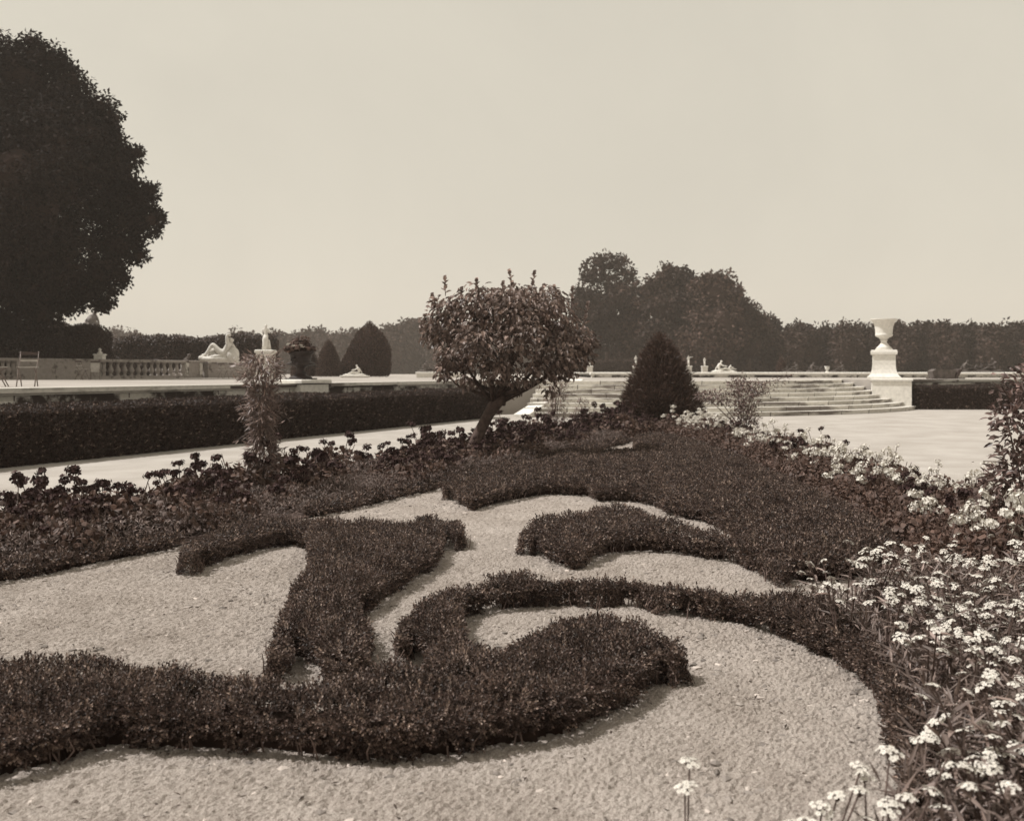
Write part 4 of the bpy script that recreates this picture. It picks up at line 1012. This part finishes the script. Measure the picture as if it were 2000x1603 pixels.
rim_group(694, 63, 'low pale reclining stone group before the large clipped yew', M['statue'], .80, -1, False, 1.33)
rim_group(836, 62, 'pale reclining group on the ledge left of the round-headed tree', M['lead'], .82, 1, False, 1.55)
rim_group(1550, 78, 'dull reclining group on the far rim, nearer the loose shrub', M['lead'], .95, -1)
rim_group(1592, 78, 'dull reclining group on the far rim, just left of the tiny white vase', M['lead'], .95)
rim_group(1640, 78, 'dull reclining figure on the far rim, between the tiny white vase and the pedestal', M['lead'], .9, -1, False)
rim_group(1892, 66, 'dull river figure reclining on the basin rim, just right of the dark box', M['lead'], .95)
rim_group(1935, 66, 'dull reclining river figure on the basin rim, farthest right near the frame edge', M['lead'], 1.1, -1)
c = P(1615.5, HZ, 77.5); t = thing('small_vase', 'tiny white vase on the far rim among the dull figures', 'vase', (c.x, 77.5, RIMZ))
a = Acc(); lathe(a, [(.14, 0), (.13, .06), (.07, .12), (.07, .18), (.15, .22)], 16); a.build('foot', M['marble'], t, True)
a = Acc(); lathe(a, [(.15, .22), (.17, .3), (.17, .4), (.23, .48), (.2, .48)], 16); a.build('bowl', M['marble'], t, True)
c = P(1527, HZ, 86); topiary('clipped_yew', 'small far clipped yew beside the dull reclining group', 'topiary', (c.x, 86, TZ), [(.4, .1), (.45, .6), (.35, 1.1), (.15, 1.55), (.03, 1.7)], 900, .12, .06, M['yew'])

# statue looking over the dark bush, small pedestal, dim bronze group
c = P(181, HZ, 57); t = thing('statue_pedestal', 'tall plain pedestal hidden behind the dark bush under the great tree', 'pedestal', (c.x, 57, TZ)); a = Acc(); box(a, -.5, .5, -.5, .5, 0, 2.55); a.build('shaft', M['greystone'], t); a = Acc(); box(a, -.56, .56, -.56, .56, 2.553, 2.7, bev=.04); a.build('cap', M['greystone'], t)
t = thing('seated_statue', 'grey seated stone figure peering over the dark bush below the great tree', 'statue', (c.x, 57, TZ + 2.7))
SEAT = dict(pelvis=(0, 0, .30), belly=(.02, 0, .5), chest=(.06, 0, .78), neck=(.13, -.02, 1.0), head=(.18, -.05, 1.12), crown=(.2, -.04, 1.22), sl=(-.16, -.02, .86), el=(-.36, -.1, .6), hl=(-.3, -.25, .38), sr=(.24, -.02, .84), er=(.36, -.05, .56), hr=(.42, -.1, .25),
            pl=(-.12, -.1, .28), kl=(-.25, -.48, .38), al=(-.25, -.5, .02), tl=(-.25, -.62, .0), pr=(.14, -.1, .28), kr=(.24, -.48, .38), ar=(.24, -.5, .02), tr=(.24, -.62, .0))
b = figure('body', {k: (v[0], v[1], v[2], v[3] * 1.35) for k, v in pose(SEAT).items()}, BODY, M['greystone'], t); a = Acc(); rock(a, [((-.12, .1, .3), (.42, .35, .38)), ((-.1, 0, .6), (.25, .22, .3))]); a.build('drapery', M['greystone'], t, True)
c = P(195, HZ, 51); t = thing('statue_pedestal', 'small white pedestal with a little finial beside the dark bush', 'pedestal', (c.x, 51, TZ)); a = Acc(); box(a, -.22, .22, -.22, .22, 0, 1.2); a.build('shaft', M['marble'], t)
a = Acc(); box(a, -.26, .26, -.26, .26, 1.203, 1.28, bev=.03); a.build('cap', M['marble'], t); a = Acc(); lathe(a, [(.12, 1.283), (.14, 1.34), (.05, 1.42), (.09, 1.5), (.03, 1.58)], 12); a.build('finial', M['marble'], t, True)
rim_group(374, 66, 'dim grey group of figures behind the balustrade, left of the reclining nude', M['lead'], 1.5, 1, True, 1.5)
c = P(374, HZ, 66); t = thing('statue_plinth', 'low grey plinth behind the balustrade under the dim group', 'plinth', (c.x, 66, TZ)); a = Acc(); box(a, -1.5, 1.5, -.5, .5, 0, .16); box(a, -1.4, 1.4, -.45, .45, .163, .30, bev=.02); a.build('block', M['greystone'], t)

# ledges for the two pale groups and the basin rim with its water
def ledge(px0, px1, Y, z1, label):
    x0, x1 = P(px0, HZ, Y).x, P(px1, HZ, Y).x; t = thing('stone_ledge', label, 'ledge', ((x0 + x1) / 2, Y, TZ)); w_ = (x1 - x0) / 2
    a = Acc(); box(a, -w_, w_, -.55, .55, -.02, (z1 - TZ) * .55); a.build('base', M['marble'], t); a = Acc(); box(a, -w_ - .06, w_ + .06, -.6, .6, (z1 - TZ) * .55 + .003, z1 - TZ, bev=.03); a.build('cap', M['marble'], t)
ledge(668, 718, 63, 1.33, 'low pale ledge under the reclining stone group by the large yew'); ledge(815, 900, 62, 1.55, 'pale ledge partly hidden by the left of the round-headed tree')
br_ = thing('basin_rim', 'long low white stone rim of the water basin beyond the steps', 'basin', (0, 62, TZ))
a = Acc(); box(a, 5, 62, -.3, .35, -.02, .17); a.build('plinth_course', M['stone'], br_)
a = Acc(); box(a, 4.92, 62.1, -.42, .45, .173, .34, bev=.05); a.build('coping', M['marble'], br_)
a = Acc(); box(a, 5, 62, 15, 15.7, -.02, .17); a.build('plinth_course', M['stone'], br_); a = Acc(); box(a, 4.92, 62.1, 14.9, 16.2, .173, .34, bev=.05); a.build('coping', M['marble'], br_)
a = Acc(); a.add([(5, 62.36, TZ + .12), (62, 62.36, TZ + .12), (62, 76.98, TZ + .12), (5, 76.98, TZ + .12)], np.array([[0, 1, 2, 3]])); structure('water', a, M['water'])

# dark box-like sledge by the right wall
c = P(1842, HZ, 49); t = thing('wooden_box', 'dark boat-shaped wooden box with a slanting end standing on the terrace behind the short hedge', 'box', (c.x, 49, TZ)); t.scale = (.84, .9, .95)
a = Acc(); v = [(x, y, z) for y in (-.35, .35) for x, z in ((-.72, .06), (.50, .06), (.62, .46), (-.55, .52), (-.78, .40))]
a.add(v, [np.array([[0, 1, 2, 3, 4], [9, 8, 7, 6, 5]]), np.array([[0, 5, 6, 1], [1, 6, 7, 2], [2, 7, 8, 3], [3, 8, 9, 4], [4, 9, 5, 0]])]); a.build('body', M['lead'], t)
a = Acc(); v = [(x, y, z) for y in (-.38, .38) for x, z in ((.56, .0), (.66, .0), (1.0, .52), (.74, .48))]; a.add(v, [np.array([[0, 1, 2, 3], [7, 6, 5, 4], [0, 4, 5, 1], [1, 5, 6, 2], [2, 6, 7, 3], [3, 7, 4, 0]])]); a.build('slanting_end', M['darkwood'], t)
a = Acc(); box(a, -.82, 1.1, -.42, .42, -.02, .055); a.build('runner_board', M['darkwood'], t)
a = Acc(); tube(a, [(.52, 0, .45), (.53, 0, .78)], .02, 6); a.build('stick', M['darkwood'], t)

# ------------------------------------------------------------------ folding iron chairs
def chair(loc, rz, label, group, shut=False, sc=1.0):
    t = thing('folding_chair', label, 'chair', loc, rz, group); t.scale = (sc, sc, sc); f = .10 if shut else .22
    for sx in (-.2, .2):
        a = Acc(); tube(a, [(sx, -f, 0), (sx, -.02, .40), (sx, f * .75, .62), (sx, f * .95, .84)], .014, 6); a.build('back_frame', M['iron'], t, True)
        a = Acc(); x2 = sx * .9; tube(a, [(x2, f, 0), (x2, .04, .30), (x2, -f * .9, .46)], .014, 6); a.build('leg', M['iron'], t, True)
    a = Acc()
    if shut: box(a, -.19, .19, -.05, -.02, .34, .74)
    else:
        for i in range(6): y = -.2 + i * .07; box(a, -.21, .21, y, y + .055, .45, .47)
    a.build('seat', M['palewood'], t)
    for z0, z1 in ((.76, .83), (.60, .64)):
        a = Acc(); y = f * (.9 if z0 > .7 else .74); box(a, -.2, .2, y - .012, y + .012, z0, z1); a.build('back_slat', M['palewood'] if z0 < .7 else M['darkwood'], t)
    return t
GCH = 'folding iron garden chairs on the terrace'
for px, Y, rz, lab, sh in ((-6, 21.3, 1.9, 'folding garden chair cut off by the left frame edge', 0), (54, 21.8, .25, 'folding garden chair with dark top slat, standing alone near the terrace edge', 0),
                           (160, 43, 1.3, 'open-framed folding chair seen edge-on against the solid balustrade panel', 0), (186, 44, .3, 'pale folding chair in front of the first balusters', 1),
                           (436, 52, .9, 'leftmost of the folding chairs below the reclining nude', 0), (457, 53, 1.2, 'middle one of the folding chairs below the reclining nude', 0), (476, 54, .7, 'rightmost of the folding chairs below the reclining nude', 0)):
    c = P(px, HZ, Y); chair((c.x, Y, TZ), rz, lab, GCH, sh, .92 if Y < 30 else 1.0)

# ------------------------------------------------------------------ clipped yews on the terrace
rng = np.random.default_rng(501)
c = P(722, HZ, 68); topiary('clipped_yew', 'large clipped yew with a pointed dome, tallest of the terrace topiary', 'topiary', (c.x, 68, TZ), [(1.25, .05), (1.40, .6), (1.42, 1.4), (1.36, 1.9), (1.15, 2.5), (.8, 3.05), (.45, 3.4), (.15, 3.68), (.02, 3.85)], 9000, .13, .06, M['yew'], jag=.05)
c = P(686, HZ, 67); topiary('clipped_yew', 'short clipped yew pressed against the left side of the largest one', 'topiary', (c.x, 67, TZ), [(.78, .05), (.75, .5), (.6, 1.0), (.38, 1.5), (.1, 2.05)], 3200, .12, .05, M['yew'], jag=.03)
c = P(642, HZ, 66); topiary('clipped_yew', 'smooth narrow yew cone between the dark urn and the largest yew', 'topiary', (c.x, 66, TZ), [(.78, .05), (.80, .5), (.68, 1.1), (.48, 1.7), (.28, 2.15), (.12, 2.38), (.02, 2.45)], 5000, .10, .045, M['yew'], jag=.03)
c = P(596, HZ, 67); topiary('clipped_yew', 'clipped yew cone half hidden behind the dark urn', 'topiary', (c.x, 67, TZ), [(.92, .05), (.90, .6), (.72, 1.3), (.45, 1.9), (.1, 2.5)], 4200, .11, .05, M['yew'], jag=.03)

# ------------------------------------------------------------------ trees
def tree(name, label, cat, px, Y, blobs, n, L, W, mat, group=None, base=TZ, trunk_r=.3, seed=0, core=.62, dep=.8, lumps=20, limbs=True, px0=None):
    """blobs: (photo column, row, half width px, half height px, depth offset m)"""
    global rng
    rng = np.random.default_rng(seed); k = Y / F; x0 = (px - CX) * k
    t = thing(name, label, cat, (x0, Y, base), 0, group)
    B = [(((bx - px) * k * (Y + dy) / Y + (px - CX) * k * dy / Y, dy, H - (by - HZ) * (Y + dy) / F - base), (rx * k, max(rx, rz_) * k * dep, rz_ * k)) for bx, by, rx, rz_, dy in blobs]
    B2 = []
    for c_, r_ in B:
        r_ = np.array(r_)
        for e in rand_dir(lumps):
            B2.append((np.array(c_) + e * r_ * rng.uniform(.70, 1.0), np.minimum(r_ * .42, r_.mean() * .36) * rng.uniform(.5, 1.2)))
    p1, d1 = blob_leaf_points(B2, int(n * .8), .25); p2, d2 = blob_leaf_points(B, n - int(n * .8), .7)
    p = np.concatenate([p1, p2]); d = np.concatenate([d1, d2])
    ok = p[:, 2] > .15; p, d = p[ok], d[ok]
    a = Acc(); leaves(a, p, norm(d * .6 + rng.normal(size=d.shape) * .6 + [0, 0, -.25]), norm(d + [0, 0, .4] + rng.normal(size=d.shape) * .45), L * rng.uniform(.6, 1.4, len(p)), W, 0, .1)
    if core:
        for c_, r_ in B: 
            cc = (c_[0], c_[1], max(c_[2], r_[2] * core + .05)); rock(a, [(cc, tuple(x * core for x in r_))], 1, .15)
    a.build('crown', [mat, M['core']], t)
    s = Acc(); zt = np.mean([b[0][2] for b in B]); tube(s, [(0, 0, -.1), (.05, 0, zt * .4), (0, 0, zt)], [trunk_r, trunk_r * .8, trunk_r * .4], 10)
    if limbs:
        for c_, r_ in B[:9]: tube(s, [(0, 0, zt * .35), (c_[0] * .5, c_[1] * .5, (zt * .4 + c_[2]) * .5), c_], [trunk_r * .45, trunk_r * .3, trunk_r * .08], 6)
    s.build('trunk', M['bark'], t, True)
    return t
Y = 48
big = [(35, 165, 92, 92, 0), (100, 215, 82, 85, 1), (150, 265, 78, 75, -1), (185, 330, 78, 75, 0), (225, 385, 68, 62, 1), (258, 432, 55, 42, 0), (298, 428, 27, 22, -.5), (240, 330, 28, 45, 0), (120, 130, 24, 20, 0), (222, 232, 20, 18, 0), (266, 300, 18, 16, 0), (296, 372, 16, 16, 0), (270, 500, 20, 16, 0), (240, 545, 22, 16, 0), (205, 590, 22, 16, 0), (62, 82, 26, 18, 0), (185, 215, 38, 36, 0), (208, 262, 32, 28, .5), (275, 385, 26, 30, .4), (225, 480, 55, 48, 0),
       (200, 530, 50, 42, -1), (160, 570, 55, 40, 0), (120, 590, 48, 38, 1), (70, 605, 60, 45, 0), (60, 330, 150, 150, -2), (60, 480, 150, 120, 2), (-90, 340, 230, 240, 0), (-60, 180, 120, 105, 1), (-60, 570, 130, 70, 0), (70, 120, 40, 38, 0), (135, 165, 36, 34, 0), (10, 400, 150, 180, -4), (-230, 420, 160, 190, 0), (0, 640, 70, 40, 1)]
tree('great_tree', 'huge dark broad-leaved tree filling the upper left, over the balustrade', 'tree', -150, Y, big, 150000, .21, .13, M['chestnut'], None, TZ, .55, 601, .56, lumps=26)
rng = np.random.default_rng(602)
c = P(168, HZ, 52); topiary('clipped_bush', 'dark rounded clipped bush behind the balustrade, nearest its first balusters', 'bush', (c.x, 52, TZ), [(1.1, .05), (1.2, .8), (1.22, 1.8), (1.15, 2.4), (.85, 2.72), (.3, 2.85)], 7000, .10, .06, M['hedge'], jag=.06)
c = P(86, HZ, 54); topiary('clipped_bush', 'dark clipped bush deep in the shade below the great tree', 'bush', (c.x, 54, TZ), [(1.5, .05), (1.6, 1), (1.6, 2.2), (1.4, 2.8), (.9, 3.1), (.2, 3.2)], 6000, .12, .07, M['hedge'], jag=.06)
c = P(8, HZ, 54); topiary('clipped_bush', 'dark clipped bush behind the balustrade at the left frame edge', 'bush', (c.x, 54, TZ), [(1.4, .05), (1.5, 1), (1.5, 2.2), (1.3, 2.8), (.8, 3.1), (.2, 3.2)], 6000, .12, .07, M['hedge'], jag=.06)
# tall hedge behind the balustrade
t = thing('tall_hedge', 'tall rough-topped hedge behind the balustrade and the reclining nude', 'hedge', (0, 0, TZ))
x0, x1 = P(205, HZ, 70).x, P(540, HZ, 70).x
n = 42000; xx = rng.uniform(x0, x1, n); topz = 2.85 + .1 * vnoise(xx, xx * 0, 2.2, 0) * 2 + .25 * vnoise(xx, xx * 0 + 3, .6, 1) + .02 * (xx - x0) 
zz = topz * rng.random(n) ** .8; yy = 70 + rng.normal(0, .12, n) + .25 * vnoise(xx, zz, .9, 2) + (zz > topz * .93) * rng.random(n) * 1.2
a = Acc(); leaves(a, np.c_[xx, yy, zz], norm(np.c_[rng.normal(0, .6, n), -np.ones(n) * .6, rng.normal(-.2, .5, n)]), norm(np.c_[rng.normal(0, .5, n), -np.ones(n), .5 + rng.normal(0, .5, n)]), .16 * rng.uniform(.6, 1.4, n), .10)
box(a, x0 + .2, x1 - .2, 70.2, 71.6, 0, 2.7, 1); a.build('foliage', [M['hedge'], M['core']], t)
s = Acc()
for i in range(24): xq = x0 + .3 + (x1 - x0 - .6) * i / 23; tube(s, [(xq, 70.9, -.1), (xq + .05, 70.9, 2.6)], .06, 6)
s.build('stems', M['bark'], t)
# low far hedge behind the far statues
wl = thing('low_far_hedge', 'low clipped hedge on the far side of the basin, left of the yew cone', 'hedge', (0, 0, TZ))
x0, x1 = P(1120, HZ, 118).x, P(1300, HZ, 118).x; n = 6000; xx = rng.uniform(x0, x1, n); zz = 1.85 * rng.random(n) ** .8; yy = 118 + rng.normal(0, .08, n) + (zz > 1.75) * rng.random(n) * 1.5
a = Acc(); leaves(a, np.c_[xx, yy, zz], norm(rng.normal(size=(n, 3)) + [0, -.4, 0]), norm(np.c_[rng.normal(0, .4, n), -np.ones(n), .5 + rng.normal(0, .4, n)]), .2, .14); box(a, x0 + .1, x1 - .1, 118.1, 119.5, 0, 1.75, 1); a.build('foliage', [M['wood'], M['core']], wl)

GF = 'trees of the tall wood beyond the basin'
WOOD = [
 (1186, 136, [(1160, 530, 26, 26, 0), (1190, 520, 30, 26, 1), (1218, 532, 24, 28, 0), (1180, 506, 22, 14, 0), (1206, 508, 20, 12, .5), (1148, 548, 17, 16, 0), (1234, 545, 12, 14, 0), (1190, 560, 32, 22, 0), (1170, 580, 22, 20, 0)], 2600, 'tall airy tree rising above the wood, with light showing between its branches', .30),
 (1160, 132, [(1160, 610, 48, 42, 0), (1140, 580, 24, 20, 0), (1150, 660, 45, 45, 0), (1190, 640, 35, 50, 1), (1128, 600, 22, 40, 0), (1205, 590, 26, 24, 0)], 4200, 'rounded tree of the wood, just right of the round-headed garden tree', .62),
 (1245, 134, [(1245, 605, 48, 42, 0), (1222, 570, 28, 20, 0), (1262, 570, 30, 24, 0), (1240, 660, 52, 50, 0)], 4000, 'dark tree of the wood below the airy crown, left of the twin peaks', .62),
 (1300, 130, [(1296, 545, 30, 26, 0), (1278, 565, 20, 20, 0), (1304, 526, 17, 13, 0), (1300, 600, 48, 55, 0), (1290, 660, 45, 45, 0)], 4200, 'tree of the wood with the higher of the two ragged peaks', .6),
 (1335, 132, [(1335, 552, 24, 28, 0), (1330, 536, 17, 16, 0), (1340, 600, 40, 50, 0), (1345, 665, 45, 45, 0)], 3800, 'tree of the wood with a narrow top, squeezed beside the big dome', .6),
 (1400, 126, [(1395, 580, 46, 46, 0), (1370, 560, 26, 22, 0), (1412, 556, 27, 24, 0), (1395, 545, 22, 14, 0), (1400, 640, 55, 58, -1), (1430, 585, 20, 30, 0), (1380, 675, 50, 45, -2)], 6200, 'big domed tree of the wood, broadest and smoothest crown', .66),
 (1462, 128, [(1450, 612, 28, 36, 0), (1470, 625, 24, 32, 0), (1462, 665, 42, 52, 0), (1445, 640, 35, 45, -1), (1482, 640, 20, 30, 0)], 4000, 'tree of the wood stepping down right of the big dome', .66),
 (1510, 132, [(1500, 650, 24, 32, 0), (1518, 662, 19, 30, 0), (1505, 690, 32, 38, 0), (1487, 670, 22, 35, 0)], 3000, 'lowest tree at the right end of the wood, next to the long dark tree row', .66)]
for i, (px, Y, bl_, n, lab, cr) in enumerate(WOOD): tree('wood_tree', lab, 'tree', px, Y, bl_, n, .50, .34, (M['wood'], M['wood2'], M['wood3'])[(i * 2) % 3], GF, TZ, .35, 610 + i, cr)
GR = 'trees of the long dark row behind the marble vase'
xs_ = [(1548, 640, 26), (1580, 636, 27), (1615, 638, 28), (1650, 640, 27), (1685, 636, 27), (1718, 640, 24), (1750, 628, 26), (1782, 640, 22), (1808, 629, 24), (1840, 630, 24), (1872, 636, 24), (1905, 633, 24), (1932, 634, 20), (1960, 642, 22), (1990, 628, 28), (2030, 624, 30)]
for i, (px, top, r) in enumerate(xs_):
    bl_ = [(px, top + 26, r, 26, 0), (px - r * .4, top + 24, r * .6, 20, 0), (px + r * .45, top + 26, r * .6, 20, 0), (px, top + 12, r * .5, 12, 0), (px, 690, r * 1.15, 40, -1), (px + 6, 665, r * 1.1, 35, 0)]
    where = 'left of the marble vase' if px < 1728 else 'right of the marble vase'
    lab = f'tree in the even dark row {where}' if px not in (1750, 2030, 1548) else {1750: 'tree of the dark row standing directly behind the marble vase', 2030: 'last tree of the dark row at the right frame edge', 1548: 'first tree of the dark row, touching the foot of the tall wood'}[px]
    tree('row_tree', lab, 'tree', px, 128 + (i % 3) * 2.5, bl_, 2600, .46, .32, (M['wood'], M['wood3'], M['wood2'])[(i * i) % 3], GR, TZ, .25, 630 + i, .68)
GW_ = 'pale hazy trees beyond the terrace on the left'
for i, (px, top, r) in enumerate([(225, 648, 26), (262, 655, 26), (470, 650, 30), (540, 648, 34), (585, 645, 34), (620, 641, 32), (658, 650, 30), (694, 645, 30), (735, 646, 34), (766, 634, 30), (800, 624, 32), (832, 622, 30), (870, 632, 34), (915, 640, 38), (960, 640, 38), (1005, 640, 38), (1050, 636, 38), (1095, 630, 38)]):
    bl_ = [(px, top + 26, r * .9, 26, 0), (px - r * .5, top + 32, r * .6, 22, 0), (px + r * .5, top + 30, r * .6, 22, 0), (px, 690, r * 1.2, 42, -1), (px + r * .1, top + 10, r * .5, 11, 0)]
    lab = ('hazy tree showing above the tall hedge on the left' if px < 500 else 'hazy tree between the standing statue and the largest yew' if px < 720 else 'hazy tree between the largest yew and the round-headed tree' if px < 850 else 'hazy tree glimpsed behind the round-headed garden tree')
    tree('hazy_tree', lab, 'tree', px, 215 + (i % 3) * 6, bl_, 2200, .8, .55, M['wood'], GW_, TZ, .3, 660 + i, .66)

def palisade(label, px0, px1, Y, h, seed, n, L):
    global rng
    rng = np.random.default_rng(seed); t = thing('palisade_hedge', label, 'hedge', (0, 0, TZ)); x0, x1 = P(px0, HZ, Y).x, P(px1, HZ, Y).x
    xx = rng.uniform(x0, x1, n); tz = h * (1 + .10 * vnoise(xx, xx * 0, 3, 0) * 2 + .06 * vnoise(xx, xx * 0 + 3, .9, 1) * 2); zz = tz * rng.random(n) ** .8; yy = Y + rng.normal(0, .15, n) + (zz > tz * .93) * rng.random(n) * 2
    a = Acc(); leaves(a, np.c_[xx, yy, zz], norm(rng.normal(size=(n, 3)) + [0, -.4, -.2]), norm(np.c_[rng.normal(0, .5, n), -np.ones(n), .4 + rng.normal(0, .4, n)]), L * rng.uniform(.6, 1.4, n), L * .65); box(a, x0 + .2, x1 - .2, Y + .25, Y + 2.2, 0, h * .9, 1); a.build('foliage', [M['wood'], M['core']], t)
palisade('dark undergrowth hedge along the foot of the wood and the long dark tree row', 1130, 2080, 142, 4.4, 801, 26000, .42)
palisade('hazy undergrowth hedge along the foot of the pale trees on the left', 200, 1150, 236, 6.5, 802, 16000, .8)

# ------------------------------------------------------------------ air
a = Acc(); box(a, -330, 330, -12, 420, -1.2, 34)
mh = bpy.data.materials.new('air'); mh.use_nodes = True; nt = mh.node_tree; nt.nodes.remove(nt.nodes['Principled BSDF'])
pv = nt.nodes.new('ShaderNodeVolumePrincipled'); pv.inputs['Density'].default_value = .00055; pv.inputs['Color'].default_value = (.97, .87, .78, 1); pv.inputs['Anisotropy'].default_value = .2
nt.links.new(pv.outputs[0], nt.nodes['Material Output'].inputs['Volume'])
hz = a.build('haze', mh); tag(hz, kind='stuff')
